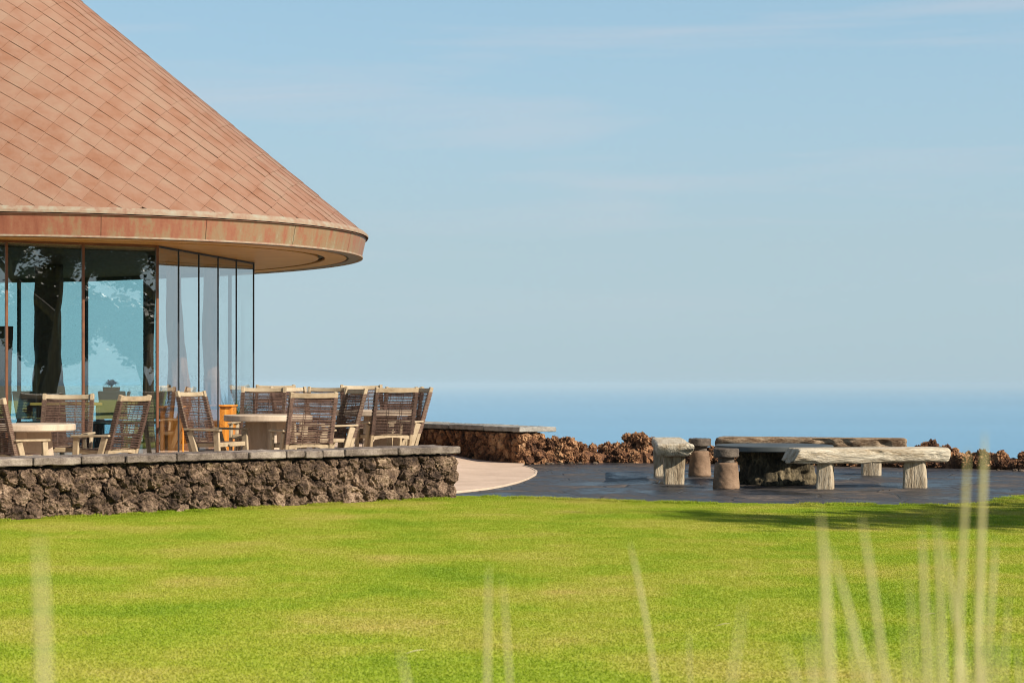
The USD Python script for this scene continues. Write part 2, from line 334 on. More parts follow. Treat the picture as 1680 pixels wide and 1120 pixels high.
M['white'] = noisy('white_shade', [(0.3, (0.72, 0.72, 0.7)), (0.7, (0.8, 0.8, 0.78))], scale=6, rough=0.5)


def leafy(name, stops, scale, coord, transl, detail=5.0, rough=0.55, rnd=0.0, tmul=1.0, fine=0.0, fine_scale=40.0, spec=0.25):
    n = {'tc': ('texture_coordinate', {}), 'geo': ('geometry', {}), 'nz': ('noise_texture', {'scale': scale, 'detail': detail, 'roughness': 0.62}), 'rp': ('rgb_ramp', {'ramp': stops}),
         'p': ('principled_bsdf', {'roughness': rough, 'specular_ior_level': spec}), 'tr': ('translucent_bsdf', {}), 'mx': ('mix_closure', {'fac': transl}),
         'nf': ('noise_texture', {'scale': fine_scale, 'detail': 3.0}), 'mf': ('math', {'math_type': 'multiply_add', 'value2': fine, 'value3': -fine / 2}), 'af': ('math', {'math_type': 'add'}),
         'rr': ('math', {'math_type': 'multiply_add', 'value2': rnd, 'value3': -rnd / 2}), 'ar': ('math', {'math_type': 'add'})}
    return MAT(name, n, [(coord, 'nz.vector'), (coord, 'nf.vector'), ('nf.fac', 'mf.value1'), ('mf.value', 'af.value1'), ('nz.fac', 'af.value2'), ('geo.random_per_island', 'rr.value1'),
                         ('rr.value', 'ar.value1'), ('af.value', 'ar.value2'), ('ar.value', 'rp.fac'), ('rp.color', 'p.base_color'), ('rp.color', 'tr.color'), ('p.BSDF', 'mx.closure1'), ('tr.BSDF', 'mx.closure2')], 'mx.closure')


LAWN = [(0.24, (0.215, 0.315, 0.013)), (0.38, (0.295, 0.37, 0.022)), (0.48, (0.36, 0.39, 0.037)), (0.58, (0.415, 0.40, 0.064)), (0.71, (0.49, 0.405, 0.105))]
M['lawn'] = leafy('lawn_ground', LAWN, 0.8, 'geo.position', 0.0, detail=3.0, fine=0.16, fine_scale=2.6, rough=0.9)
M['blade'] = leafy('lawn_blades', LAWN, 0.8, 'geo.position', 0.45, detail=3.0, fine=0.16, fine_scale=2.6, rnd=0.10)
M['leaf'] = leafy('tree_leaf', [(0.3, (0.018, 0.03, 0.008)), (0.5, (0.03, 0.05, 0.012)), (0.7, (0.05, 0.075, 0.018))], 1.0, 'geo.position', 0.2, rnd=0.4)
M['plant'] = leafy('plant_leaf', [(0.3, (0.03, 0.075, 0.015)), (0.5, (0.06, 0.12, 0.03)), (0.7, (0.10, 0.17, 0.045))], 3.0, 'geo.position', 0.35, rnd=0.4)
M['straw'] = leafy('straw_stem', [(0.3, (0.58, 0.52, 0.28)), (0.5, (0.70, 0.64, 0.37)), (0.7, (0.78, 0.73, 0.47))], 9.0, 'tc.object', 0.4, rnd=0.3)
M['bark'] = noisy('bark', [(0.3, (0.04, 0.03, 0.022)), (0.7, (0.11, 0.085, 0.06))], scale=6, rough=0.9, mapscale=(2, 2, .4), bump=0.8, bump_scale=9)
M['hill'] = noisy('dry_hillside', [(0.3, (0.06, 0.07, 0.02)), (0.5, (0.10, 0.10, 0.035)), (0.7, (0.18, 0.15, 0.07))], scale=0.05, rough=0.95, coord='geo.position', fine=.3, fine_scale=.8)
M['sea'] = MAT('sea_water', {
    'geo': ('geometry', {}), 'm': ('mapping', {'scale': (0.004, 0.02, 1)}), 'n': ('noise_texture', {'scale': 1.0, 'detail': 6.0, 'roughness': 0.6}),
    'm2': ('mapping', {'scale': (0.00012, 0.0009, 1)}), 'n2': ('noise_texture', {'scale': 1.0, 'detail': 3.0}),
    'rp': ('rgb_ramp', {'ramp': [(0.3, (0.085, 0.24, 0.375)), (0.7, (0.12, 0.30, 0.445))]}),
    'b': ('bump', {'strength': 0.25, 'distance': 4.0}), 'p': ('principled_bsdf', {'roughness': 0.32, 'ior': 1.33})},
    [('geo.position', 'm.vector'), ('m.vector', 'n.vector'), ('geo.position', 'm2.vector'), ('m2.vector', 'n2.vector'), ('n2.fac', 'rp.fac'), ('rp.color', 'p.base_color'), ('n.fac', 'b.height'), ('b.normal', 'p.normal')], 'p.BSDF')
M['haze'] = MAT('sea_haze', {'v': ('principled_volume', {'color': (0.50, 0.66, 0.76), 'density': 6.5e-5, 'anisotropy': -0.15})}, [], None, 'v.volume')

# ------------------------------------------------------------------ terrain, sea, lawn, paving
SEA_Z = -100.0


def ground_z(x, y):
    """level plateau that falls away beyond the lava rocks"""
    e = 27.6 + 0.012 * (x + 4) ** 2 * (np.abs(x + 4) < 40) + 19.2 * (np.abs(x + 4) >= 40)
    t = np.maximum(0, y - np.where(x < -3, 34.5, e))
    return -0.09 - np.where(t < 6, t * 0.35, 2.1 + (t - 6) * 0.085)


xs = np.unique(np.concatenate([np.linspace(-2500, -60, 26), np.linspace(-60, 60, 61), np.linspace(60, 2500, 26)]))
ys = np.unique(np.concatenate([np.linspace(-900, -20, 12), np.linspace(-20, 24, 12), np.linspace(24, 60, 45), np.linspace(60, 1500, 60)]))
gx, gy = np.meshgrid(xs, ys, indexing='ij')
gz = ground_z(gx, gy)
gz = gz + np.where(gy > 60, (fbm(np.stack([gx / 60, gy / 60, gx * 0], -1), 4, 5) - .5) * np.clip((gy - 60) / 40, 0, 4), 0)
V = np.stack([gx, gy, gz], -1).reshape(-1, 3)
nx, ny = len(xs), len(ys)
I, J = np.meshgrid(np.arange(nx - 1), np.arange(ny - 1), indexing='ij')
q = np.stack([I * ny + J, (I + 1) * ny + J, (I + 1) * ny + J + 1, I * ny + J + 1], -1).reshape(-1, 4)
tag(obj('hillside', (V, q), M['hill'], smooth=True), kind='structure')

th = np.linspace(0, 2 * PI, 129)[:-1]
rad = [0.0, 800, 3000, 9000, 25000, 60000, 120000]
sv = [np.array([[0, 0, SEA_Z]])] + [np.stack([r * np.cos(th), r * np.sin(th), np.full(128, SEA_Z)], 1) for r in rad[1:]]
sf = [[0, 1 + k, 1 + (k + 1) % 128] for k in range(128)]
for r in range(len(rad) - 2):
    for k in range(128):
        a, b = 1 + r * 128 + k, 1 + r * 128 + (k + 1) % 128
        sf += [[a, a + 128, b + 128], [a, b + 128, b]]
tag(obj('sea', (np.vstack(sv), np.array(sf)), M['sea']), kind='structure')

hb = trimesh.creation.box((250000, 250000, 125.0))
hb.apply_translation((0, 0, -101.0 + 62.5 - 0.3))
tag(obj('haze', hb, M['haze']), kind='stuff')

# wall line in front of the terrace
W0, W1 = at(0, 853.5)[:2], at(744, 816)[:2]
WD = (W1 - W0) / np.linalg.norm(W1 - W0)
WN = np.array([WD[1], -WD[0]])            # towards the camera
WLEN = np.linalg.norm(W1 - W0)
WH, WT = 0.445, 0.40                      # height of the stonework, thickness

lawn_front = [at(745, 813.5), at(800, 814), at(900, 817), at(1000, 821), at(1100, 824), at(1300, 826.5), at(1500, 828), at(1625, 827), at(1648, 822), at(1662, 816), at(1684, 812.5), at(1760, 809)]
lf = [p[:2] for p in lawn_front]
Wa = W0 - WD * 6
lawn_poly = Polygon([tuple(Wa + WN * -.05), tuple(W1 - WN * .05)] + [tuple(p) for p in lf] + [(14, 19.5), (40, 22), (60, 0), (60, -60), (-60, -60), (-60, 14), (-14, 14), (-12, 9.8)])
lm = poly_mesh(lawn_poly, -0.08, 0.0)
tag(obj('lawn', lm, M['lawn']), kind='structure')

patio_poly = Polygon([(-1.6, 17.3), (2, 16.6), (6, 16.6), (16, 17), (16, 22.0), (9, 23.3), (5, 24.9), (2.6, 26.0), (0.4, 26.4), (-1.5, 28.5)])
tag(obj('slate_patio', poly_mesh(patio_poly, -0.085, -0.02), M['slate']), kind='structure')


def terrace_z(x, d):
    s = np.clip((-0.25 - x) / 1.6, 0, 1)
    s = s * s * (3 - 2 * s)
    return np.clip(0.03 * (d - 20.5), 0, 0.14) * s


edge_px = [(744, 806), (770, 803.5), (800, 800), (825, 795.5), (848, 790), (866, 783.5), (878, 777), (880, 772), (872, 767.5), (858, 763.5)]
edge = [at(px, py)[:2] for px, py in edge_px]
terr_poly = Polygon([tuple(W1 - WN * .3), *[tuple(p) for p in edge], (0.2, 26.2), (-2.6, 31.0), (-5, 33.5), (-16, 34), (-18, 22), tuple(W0 - WD * 6 - WN * .3)]).buffer(0)


def draped(poly, off, step=0.25):
    x0, y0, x1, y1 = poly.bounds
    cells = []
    import shapely.prepared
    pts, faces, idx = [], [], {}
    tri = trimesh.creation.triangulate_polygon(poly.segmentize(0.5), engine='earcut')
    v, f = tri
    m = trimesh.Trimesh(np.c_[v, np.zeros(len(v))], f, process=True)
    for _ in range(3):
        m = m.subdivide_to_size(0.8, max_iter=12)
        break
    w = m.vertices.copy()
    w[:, 2] = terrace_z(w[:, 0], w[:, 1]) + off
    return trimesh.Trimesh(w, m.faces, process=False)


tag(obj('tan_terrace', draped(terr_poly, 0.0), M['tan'], smooth=True), kind='structure')
el = LineString([tuple(p) for p in edge])
tag(obj('terrace_edge', poly_mesh(el.buffer(0.012, cap_style='flat'), -0.019, 0.005), M['tan_edge']), kind='structure')

# lawn blades: patches of blades spread over the part of the lawn in view
PATCH = 0.42


def blade_patch(seed, n=2500, h=0.0085):
    rg = np.random.default_rng(seed)
    x, y = rg.uniform(-PATCH / 2, PATCH / 2, (2, n)) * (1.0 if h < .02 else .42)
    a, ln, tilt = rg.uniform(0, 2 * PI, n), h * rg.uniform(0.55, 1.15, n), rg.uniform(0.35, 1.0, n)
    w = rg.uniform(0.0016, 0.003, n)
    dx, dy = np.cos(a), np.sin(a)
    b = np.stack([x, y, np.zeros(n)], 1)
    sd = np.stack([-dy, dx, np.zeros(n)], 1) * w[:, None]
    tip = b + np.stack([dx * tilt * ln, dy * tilt * ln, ln * np.sqrt(1 - (tilt * .8) ** 2)], 1)
    mid = b + np.stack([dx * tilt * ln * .3, dy * tilt * ln * .3, ln * .6], 1)
    v = np.stack([b - sd, b + sd, mid + sd * .8, mid - sd * .8, tip], 1).reshape(-1, 3)
    k = np.arange(n)[:, None] * 5
    f = np.concatenate([k + [0, 1, 2], k + [0, 2, 3], k + [3, 2, 4]])
    return v, f


pi = UsdGeom.PointInstancer.Define(stage, '/World/lawn_grass')
protos = []
for s in range(6):
    v, f = blade_patch(40 + s) if s < 4 else blade_patch(40 + s, 420, .034)
    protos.append(usdkit.mesh(stage, f'/World/lawn_grass/grass_patch{"" if s == 0 else f"_{s:03d}"}', (v, f), M['blade']).GetPath())
pos, idx, rots = [], [], []
for line in (lf, [W0 - WD * .6, W1]):
    ls = LineString([tuple(p) for p in line])
    for s in np.arange(0.05, ls.length, 0.11):
        p = ls.interpolate(s)
        e_ = np.array([p.x, p.y]) + (np.array([0, -.10]) if line is lf else WN * .09) + RNG.uniform(-.05, .05, 2)
        if RNG.random() < .62:
            pos.append((e_[0], e_[1], -.004)); idx.append(int(RNG.integers(4, 6))); rots.append(RNG.uniform(0, 2 * PI))
view = lawn_poly.buffer(-0.06)
step = PATCH
for yy in np.arange(6.0, 19.2, step):
    half = yy * 0.305 + 0.9
    for xx in np.arange(-half, half, step):
        jx, jy = xx, yy
        if view.buffer(-.13).contains(Point(jx, jy)):
            pos.append((jx, jy, 0.0)); idx.append(int(RNG.integers(4))); rots.append(RNG.integers(4) * PI / 2)
# small rows that follow the lawn's far edge and the foot of the wall
for line, off in ((lf, 0.17), ([W0 - WD * .6, W1], 0.0)):
    ls = LineString([tuple(p) for p in line])
    for s in np.arange(0, ls.length, 0.25):
        p = ls.interpolate(s)
        qx, qy = (p.x, p.y - 0.2) if off else (p.x + WN[0] * .2, p.y + WN[1] * .2)
        pos.append((qx, qy, 0)); idx.append(int(RNG.integers(4))); rots.append(math.atan2(WD[1], WD[0]) if not off else 0.0)
pi.CreatePrototypesRel().SetTargets(protos)
pi.CreatePositionsAttr(Vt.Vec3fArray.FromNumpy(np.array(pos, np.float32)))
pi.CreateProtoIndicesAttr(Vt.IntArray(idx))
pi.CreateOrientationsAttr(Vt.QuathArray([Gf.Quath(math.cos(r / 2), 0, 0, math.sin(r / 2)) for r in rots]))
tag(pi.GetPrim(), 'short mown yellow green grass blades of the lawn', 'grass', kind='stuff')


# ------------------------------------------------------------------ stone walls
def cells(length, height, big, small, seed):
    """irregular stone outlines that fill a length x height face"""
    rg = np.random.default_rng(seed)
    pts = []
    for dist, tries in ((big, 900), (big * .72, 900), (small, 500)):
        for _ in range(int(tries * length * .5)):
            p = rg.uniform((-.1, -.05), (length + .1, height + .05))
            if dist == small and rg.random() < .82:
                continue
            if all((p[0] - a) ** 2 + ((p[1] - b) * 1.12) ** 2 > dist ** 2 for a, b in pts):
                pts.append((p[0], p[1]))
    vor = shapely.voronoi_polygons(MultiPoint(pts), extend_to=shapely.box(-1, -1, length + 1, height + 1))
    frame = shapely.box(0, 0, length, height)
    out = []
    for g in vor.geoms:
        g = g.intersection(frame).buffer(-0.014).buffer(0.004)
        if not g.is_empty and g.area > 0.0006 and g.geom_type == 'Polygon':
            out.append(g)
    return out


def stone_from(cell, P, U, N, seed, thick, sub):
    """a rough lava stone filling the outline: P origin of the face, U along it, N out of it"""
    rg = np.random.default_rng(seed)
    c = np.array(cell.centroid.coords[0])
    b = np.array(cell.exterior.coords)[:-1] - c
    ang = np.arctan2(b[:, 1], b[:, 0])
    o = np.argsort(ang)
    ang, r = ang[o], np.hypot(b[:, 0], b[:, 1])[o]
    s = _ICO[sub].vertices
    a = np.arctan2(s[:, 1], s[:, 0])
    rho = np.interp(a, np.r_[ang - 2 * PI, ang, ang + 2 * PI], np.r_[r, r, r])
    rr = np.hypot(s[:, 0], s[:, 1])
    k = np.clip(rr, 1e-6, 1) ** 0.38
    off = rg.uniform(0, 90, 3)
    size = math.sqrt(cell.area)
    u, v = c[0] + np.cos(a) * rho * k, c[1] + np.sin(a) * rho * k
    w = np.sign(s[:, 2]) * np.abs(s[:, 2]) ** 0.75 * thick
    q = np.stack([u, v, w], 1)
    big = fbm(q * 6 + off, 3, 3) - .5
    rid = np.abs(fbm(q * 16 + off, 3, 4) - .5)
    fine = fbm(q * 48 + off, 2, 5) - .5
    pit = np.clip(fbm(q * 30 + off, 2, 6) - .56, 0, 1)
    d = big * .10 * min(1, size / .2) + (.12 - rid) * .10 * min(1, size / .15) + fine * .046 - pit * .09
    out = np.stack([s[:, 0] * .6, s[:, 1] * .6, s[:, 2] + .2 * np.sign(s[:, 2])], 1)
    q = q + out * d[:, None]
    tilt = rg.uniform(-.28, .28, 2)
    q[:, 2] += (q[:, 0] - c[0]) * tilt[0] + (q[:, 1] - c[1]) * tilt[1]
    q[:, 1] = np.minimum(q[:, 1], WH + .018 - .012 * np.abs(np.sin(q[:, 0] * 37)))
    X = P[None] + q[:, :1] * U[None] + q[:, 1:2] * np.array([[0, 0, 1.0]]) + q[:, 2:3] * N[None]
    m = trimesh.Trimesh(X, _ICO[sub].faces, process=False)
    if m.volume < 0:
        m.invert()
    return m


def stone_face(parent, p0, p1, nrm, z0, h, seed, big, small, mat, sub_big=4):
    P, U = np.array([*p0, z0]), np.array([*(p1 - p0), 0.0])
    L = np.linalg.norm(U)
    U /= L
    N = np.array([*nrm, 0.0])
    for k, c in enumerate(cells(L, h, big, small, seed)):
        big_one = c.area > .008
        rg = np.random.default_rng(seed * 1000 + k)
        obj('stone', stone_from(c, P + N * rg.uniform(-.05, -.015), U, N, seed * 999 + k, rg.uniform(.065, .10) if big_one else rg.uniform(.05, .075), sub_big if big_one else 3), mat, parent)


def rough_core(p0, p1, nrm, thick, z0, h, parent, mat, seed, inset=.05):
    """the packed rubble between the stones"""
    U = (p1 - p0) / np.linalg.norm(p1 - p0)
    a, b = p0 - nrm * inset + U * inset, p1 - nrm * inset - U * inset
    L = np.linalg.norm(b - a)
    m = trimesh.creation.box((L, thick - 2 * inset, h))
    m = m.subdivide_to_size(0.06, max_iter=20)
    m.merge_vertices()
    n = m.vertex_normals
    m.vertices += n * ((fbm(m.vertices * 16, 3, seed) - .5) * .07)[:, None]
    R = np.eye(4)
    R[:2, 0], R[:2, 1] = U, -nrm
    R[:3, 3] = [*(a + (b - a) / 2 - nrm * (thick / 2 - inset)), z0 + h / 2]
    m.apply_transform(R)
    obj('rubble_core', m, mat, parent, smooth=True)


def coping_slab(a, b, nrm, depth, z, t, seed, parent, mat, over=0.0, name='coping_slab'):
    rg = np.random.default_rng(seed)
    L = np.linalg.norm(b - a)
    m = box(0, 0, 0, L - .012, depth, t, .008)
    m = m.subdivide_to_size(0.05, max_iter=20)
    m.merge_vertices()
    m.vertices += m.vertex_normals * ((fbm(m.vertices * 13 + rg.uniform(0, 50, 3), 3, 1) - .5) * .022)[:, None]
    U = (b - a) / L
    R = np.eye(4)
    R[:2, 0], R[:2, 1] = U, -nrm
    R[:3, 3] = [*((a + b) / 2 - nrm * (depth / 2 - over)), z + t / 2 + rg.uniform(-.004, .006)]
    m.apply_transform(trimesh.transformations.euler_matrix(rg.uniform(-.01, .01), rg.uniform(-.004, .004), rg.uniform(-.008, .008)))
    m.apply_transform(R)
    return obj(name, m, mat, parent, smooth=35)


wall = thing('stone_wall', 'long low brown lava stone wall with slab coping between lawn and chairs', 'stone wall')
WS = W0 - WD * 1.6
stone_face(wall, WS, W1, WN, -0.03, WH + .02, 11, .25, .09, M['lava'])
E1 = W1 - WN * WT
stone_face(wall, W1, E1, WD, -0.03, WH + .02, 12, .17, .085, M['lava'], 3)
rough_core(WS, W1, WN, WT, -.05, WH + .04, wall, M['mortar'], 3)


def on_line(px, P, D):
    k = (px - 840) / FPX
    # (P + D s).x = k (P + D s).y
    s = (k * P[1] - P[0]) / (D[0] - k * D[1])
    return P + D * s


cuts = [-420, -310, -215, -140, -70, -22, 55, 134, 206, 290, 409, 470, 501, 530, 567, 654, 756]
F0 = W0 + WN * .06
for k in range(len(cuts) - 1):
    a, b = on_line(cuts[k], F0, WD), on_line(cuts[k + 1], F0, WD)
    if cuts[k] < -300:
        continue
    coping_slab(a, b, WN, WT + .08, WH + .005, .067, 300 + k, wall, M['coping'], over=RNG.uniform(-.008, .01))

# the far wall at the sea end of the terrace
C2 = np.array([0.13, 25.65])
D2 = np.array([-0.5, 0.866])
N2 = np.array([-0.866, -0.5])
far = thing('stone_wall', 'short lava stone wall with grey coping, its long side in shade, beside the orange rocks', 'stone wall')
E2 = C2 + D2 * 5.6
Z2 = 0.0
stone_face(far, E2, C2, N2, -0.03, WH + .02, 21, .19, .085, M['lava_red'], 3)
T2 = -N2
stone_face(far, C2, C2 + T2 * .40, -D2, -0.03, WH + .02, 22, .17, .08, M['lava_red'], 4)
rough_core(E2, C2, N2, .40, -.05, WH + .04, far, M['mortar'], 4)
c2 = C2 - D2 * .06
for k, (s0, s1) in enumerate([(5.6, 4.5), (4.5, 3.3), (3.3, 2.2), (2.2, 1.1), (1.1, 0.0)]):
    coping_slab(c2 + D2 * s0 + N2 * .05, c2 + D2 * s1 + N2 * .05, N2, .62, WH + .005, .07, 400 + k, far, M['coping_grey'])

# border of loose lava rocks
border = thing('lava_rock_border', 'rubble border of rough orange brown lava rocks along the far edge of the dark patio', 'rock border')
path = [(0.42, 26.0, .36), (0.8, 26.15, .32), (1.2, 26.3, .22), (1.45, 26.35, .26), (1.75, 26.3, .38), (2.0, 26.25, .40), (2.2, 26.25, .25), (3.0, 26.1, .22), (3.8, 25.8, .2), (4.6, 25.3, .22), (5.6, 24.85, .20), (5.86, 24.75, .33), (6.1, 24.6, .30), (6.3, 24.5, .16), (6.8, 24.1, .20), (7.4, 23.7, .17), (8.5, 23.0, .18)]
pp = np.array(path)
sl = np.r_[0, np.cumsum(np.linalg.norm(np.diff(pp[:, :2], axis=0), axis=1))]
ridge = []
for s in np.arange(0, sl[-1] + .01, 0.05):
    x, y, h = (np.interp(min(s, sl[-1]), sl, pp[:, i]) for i in range(3))
    aa = np.linspace(0, PI, 12)
    hh = h * .6
    pr = np.stack([np.full(12, x), y + .09 + .15 * np.cos(aa), -.06 + (hh + .06) * np.sin(aa)], 1)
    pr += (fbm(pr * 22, 3, 9)[:, None] - .5) * np.array([.05, .2, .2])
    ridge.append(pr)
obj('packed_rubble', loft(ridge), M['lava_red'], border)
k = 0
for s in np.arange(0, sl[-1], 0.056):
    x, y, h = (np.interp(s, sl, pp[:, i]) for i in range(3))
    for lay in range(3 if h > .24 else 2):
        rg = np.random.default_rng(5000 + k)
        r = rg.uniform(.05, .10) * (1.1 if lay == 0 else .9) * (1.25 if rg.random() < .25 else 1)
        z = [0.03, h * .5, h * .82][lay] if h > .24 else [0.03, h * .75][lay]
        if lay and rg.random() < .25:
            k += 1
            continue
        c = (x + rg.uniform(-.05, .05), y + rg.uniform(-.1, .16) + lay * .05, z * rg.uniform(.8, 1.08) + .01)
        obj('rock', rock(c, r * rg.uniform(.85, 1.25, 3), 6000 + k, 3 if r > .055 else 2, amp=.42), M['lava_red'], border)
        k += 1

# ------------------------------------------------------------------ the restaurant
CX, CD, EA, EB, EPH = -10.0, 28.10, 7.99, 5.065, -0.332
ZE, ZT = 3.05, 3.37
APEX = np.array([-10.0, 28.1, 9.8])
tt = np.linspace(0, 2 * PI, 2001)


def ell(t, off=0.0):
    c, s = math.cos(EPH), math.sin(EPH)
    nx_, ny_ = np.cos(t) / EA, np.sin(t) / EB
    nl = np.hypot(nx_, ny_)
    x, y = EA * np.cos(t) + off * nx_ / nl, EB * np.sin(t) + off * ny_ / nl
    return np.stack([CX + x * c - y * s, CD + x * s + y * c], -1)


ep = ell(tt)
al = np.r_[0, np.cumsum(np.linalg.norm(np.diff(ep, axis=0), axis=1))]
PER = al[-1]


def eave(s, off=0.0):
    return ell(np.interp(np.mod(s, PER), al, tt), off)


house = thing('restaurant', 'glass walled restaurant pavilion under a big conical copper shingle roof', 'building')

# roof: deck under the shingles, then every diamond shingle
TOP_OFF = 0.085
roof = empty('roof', house)
ss = np.linspace(0, PER, 241)[:-1]
e2 = np.c_[eave(ss, TOP_OFF), np.full(240, ZT)]
ap = APEX - (0, 0, .03)
obj('roof_deck', loft([ap + (e2 - (0, 0, .03) - ap) * r for r in (1.0, .5, .012)], cap=False), M['deck'], roof)
ring3 = np.c_[ell(tt, TOP_OFF), np.full(len(tt), ZT)] - APEX
SL = np.linalg.norm(ring3, axis=1)
dE = np.linalg.norm(np.diff(ring3, axis=0), axis=1)
PHI = np.r_[0, np.cumsum(np.sqrt(np.maximum(dE ** 2 - np.diff(SL) ** 2, 0)) / (.5 * (SL[1:] + SL[:-1])))]
PTOT = PHI[-1]
# the front of the cone (seen near the left edge) is the seam-free middle of the unrolled sheet
k0 = int(np.argmin(np.abs(840 + ell(tt)[:, 0] / ell(tt)[:, 1] * FPX - 70) + 1e6 * (ell(tt)[:, 1] > CD)))
PH0 = PHI[k0]


def roof_pt(s, r):
    return APEX + np.asarray(r)[..., None] * (np.concatenate([eave(s, TOP_OFF), np.full(np.shape(s) + (1,), ZT)], -1) - APEX)


def fold(q):
    """a point of the unrolled sheet (x down the slope at the front, y to the right) back on the cone; also its fraction of the slope"""
    R_, a_ = np.hypot(q[..., 0], q[..., 1]), np.arctan2(q[..., 1], q[..., 0])
    ph = np.mod(a_ + PH0, PTOT)
    t_ = np.interp(ph, PHI, tt)
    r_ = R_ / np.interp(ph, PHI, SL)
    e_ = np.concatenate([ell(t_, TOP_OFF), np.full(np.shape(t_) + (1,), ZT)], -1)
    return APEX + np.minimum(r_, 1.0)[..., None] * (e_ - APEX), r_, a_


_u, _w = math.radians(-97) - PH0, math.radians(8) - PH0
TU, TW_ = .355 * np.array([math.cos(_u), math.sin(_u)]), .25 * np.array([math.cos(_w), math.sin(_w)])     # the two edges of a shingle on the unrolled sheet
SHIFT = np.random.default_rng(77).uniform(-.07, .07, 4001)
SMAX = SL.max()
tiles = []
nn_ = int(SMAX / .3) + 6
O_ = np.array([SL[k0], 0.0])
for i in range(-nn_ * 2, nn_ * 2):
    for j in range(-nn_ * 2, nn_ * 2):
        q0 = O_ + (i + SHIFT[j + 2000]) * TU + j * TW_
        if np.hypot(*q0) > SMAX + .6:
            continue
        q4 = np.stack([q0 + TU, q0 + TU + TW_, q0 + TW_, q0])        # bottom, right, top, left
        P4, r4, a4 = fold(q4)
        if np.ptp(a4) > 1.0 or np.abs(a4).max() > PTOT / 2 - .02 or r4.min() > .985 or r4.mean() < .03:
            continue
        if .5 * np.linalg.norm(np.cross(P4[1] - P4[3], P4[2] - P4[0])) < .004:
            continue
        tiles.append((P4, r4.max() > 1))
proj = lambda P: np.stack([840 + P[..., 0] / P[..., 1] * FPX, HZ - (P[..., 2] - EYE) / P[..., 1] * FPX], -1)
area = []
for P4, half in tiles:
    n = np.cross(P4[1] - P4[3], P4[2] - P4[0])
    if n @ (P4.mean(0) - APEX) < 0 and n[2] < 0:
        n = -n
    xy = proj(P4)
    front = n @ (np.array([0, 0, EYE]) - P4.mean(0)) > 0
    inside = (xy[:, 0].max() > 0) and (xy[:, 1].max() > 0) and xy[:, 0].min() < 1680
    x, y = xy.T
    A = .5 * abs(np.dot(x, np.roll(y, 1)) - np.dot(y, np.roll(x, 1)))
    area.append(A if front and inside else 0)
best = set(np.argsort(area)[::-1][:296].tolist())
rest_v, rest_f, nv = [], [], 0
for k, (P4, half) in enumerate(tiles):
    rg = np.random.default_rng(k)
    c = P4.mean(0)
    n = np.cross(P4[1] - P4[3], P4[2] - P4[0])
    n /= np.linalg.norm(n) + 1e-12
    if n[2] < 0:
        n = -n
    Q = c + (P4 - c) * 0.994
    size = 1.0
    lift = np.array([.0135, .007, .002, .009]) * rg.uniform(.7, 1.35, 4) + rg.uniform(0, .003)
    T_ = Q + n * lift[:, None]
    B_ = Q - n * .012
    mid = c + n * (lift.mean() + .003 * size)
    v = np.vstack([T_, B_, mid[None]])
    f = np.array([[8, 0, 1], [8, 1, 2], [8, 2, 3], [8, 3, 0], [0, 4, 5], [0, 5, 1], [3, 7, 4], [3, 4, 0], [1, 5, 6], [1, 6, 2], [2, 6, 7], [2, 7, 3]])
    if k in best:
        obj('shingle', (v, f), M['shingle'], roof)
    else:
        rest_v.append(v); rest_f.append(f + nv); nv += 9
tag(obj('shingle_field', (np.vstack(rest_v), np.vstack(rest_f)), M['shingle'], roof), kind='stuff')
# drip edge: pale weathered strip lying on the lowest shingles, dark shadow gap under it
r0 = np.c_[eave(ss, TOP_OFF + .012), np.full(240, ZT - .012)]
r1 = np.c_[eave(ss, TOP_OFF + .012), np.full(240, ZT + .022)]
r2 = roof_pt(ss, np.full(240, .9945)) + (0, 0, .036)
obj('drip_edge', loft([r0, r1, r2, r2 - (0, 0, .05)], cap=False), M['pale_edge'], roof)
# fascia: backing ring and panels
fa = empty('fascia', house)


def ring(o0, z0, o1, z1, th_, s0=0.0, s1=None, n=240):
    closed = s1 is None
    s = np.linspace(s0, PER if closed else s1, n + 1)
    s = s[:-1] if closed else s
    L = [np.c_[eave(s, o0), np.full(len(s), z0)], np.c_[eave(s, o1), np.full(len(s), z1)], np.c_[eave(s, o1 - th_), np.full(len(s), z1)], np.c_[eave(s, o0 - th_), np.full(len(s), z0)]]
    if closed:
        return loft(L + [L[0]], cap=False)
    return loft(np.stack(L, 1))


obj('fascia_backing', ring(-.012, ZE + .012, .052, ZT - .03, .03), M['pale_edge'], fa)
NP = int(round(PER / 1.37))
for k in range(NP):
    s0 = (k + .13) * PER / NP
    obj('fascia_panel', ring(0, ZE + .02, .062, ZT - .022, .008, s0 + .004, s0 + PER / NP - .004, 10), M['fascia'], fa, smooth=30)
obj('fascia_lip', ring(.014, ZE, .014, ZE + .024, .05), M['pale_edge'], fa, smooth=30)
# soffit rings with a recessed dark groove
epoly = Polygon(ep[:-1])
so = empty('soffit', house)
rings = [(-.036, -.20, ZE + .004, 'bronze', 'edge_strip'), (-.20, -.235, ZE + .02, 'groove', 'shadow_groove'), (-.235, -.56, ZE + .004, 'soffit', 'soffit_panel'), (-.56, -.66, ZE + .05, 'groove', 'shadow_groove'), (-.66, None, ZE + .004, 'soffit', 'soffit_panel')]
for a, b, z, m_, nm in rings:
    P_ = epoly.buffer(a)
    if b is not None:
        P_ = P_.difference(epoly.buffer(b))
    obj(nm, poly_mesh(P_, z, z + .03), M[m_], so)

# glass line: plan corners, clockwise from the left along the lawn side
G0, GA, GB = np.array([-7.62, 23.02]), np.array([-4.878, 24.30]), np.array([-4.054, 27.73])
GL = np.array([-10.6, 23.35])
GL2 = np.array([-14.6, 25.2])
GF, GF2, GF3, GF4 = np.array([-5.0, 29.0]), np.array([-7.3, 30.3]), np.array([-11.0, 31.2]), np.array([-15.0, 31.0])
FZ = 0.145
GH = ZE + .004 - .002


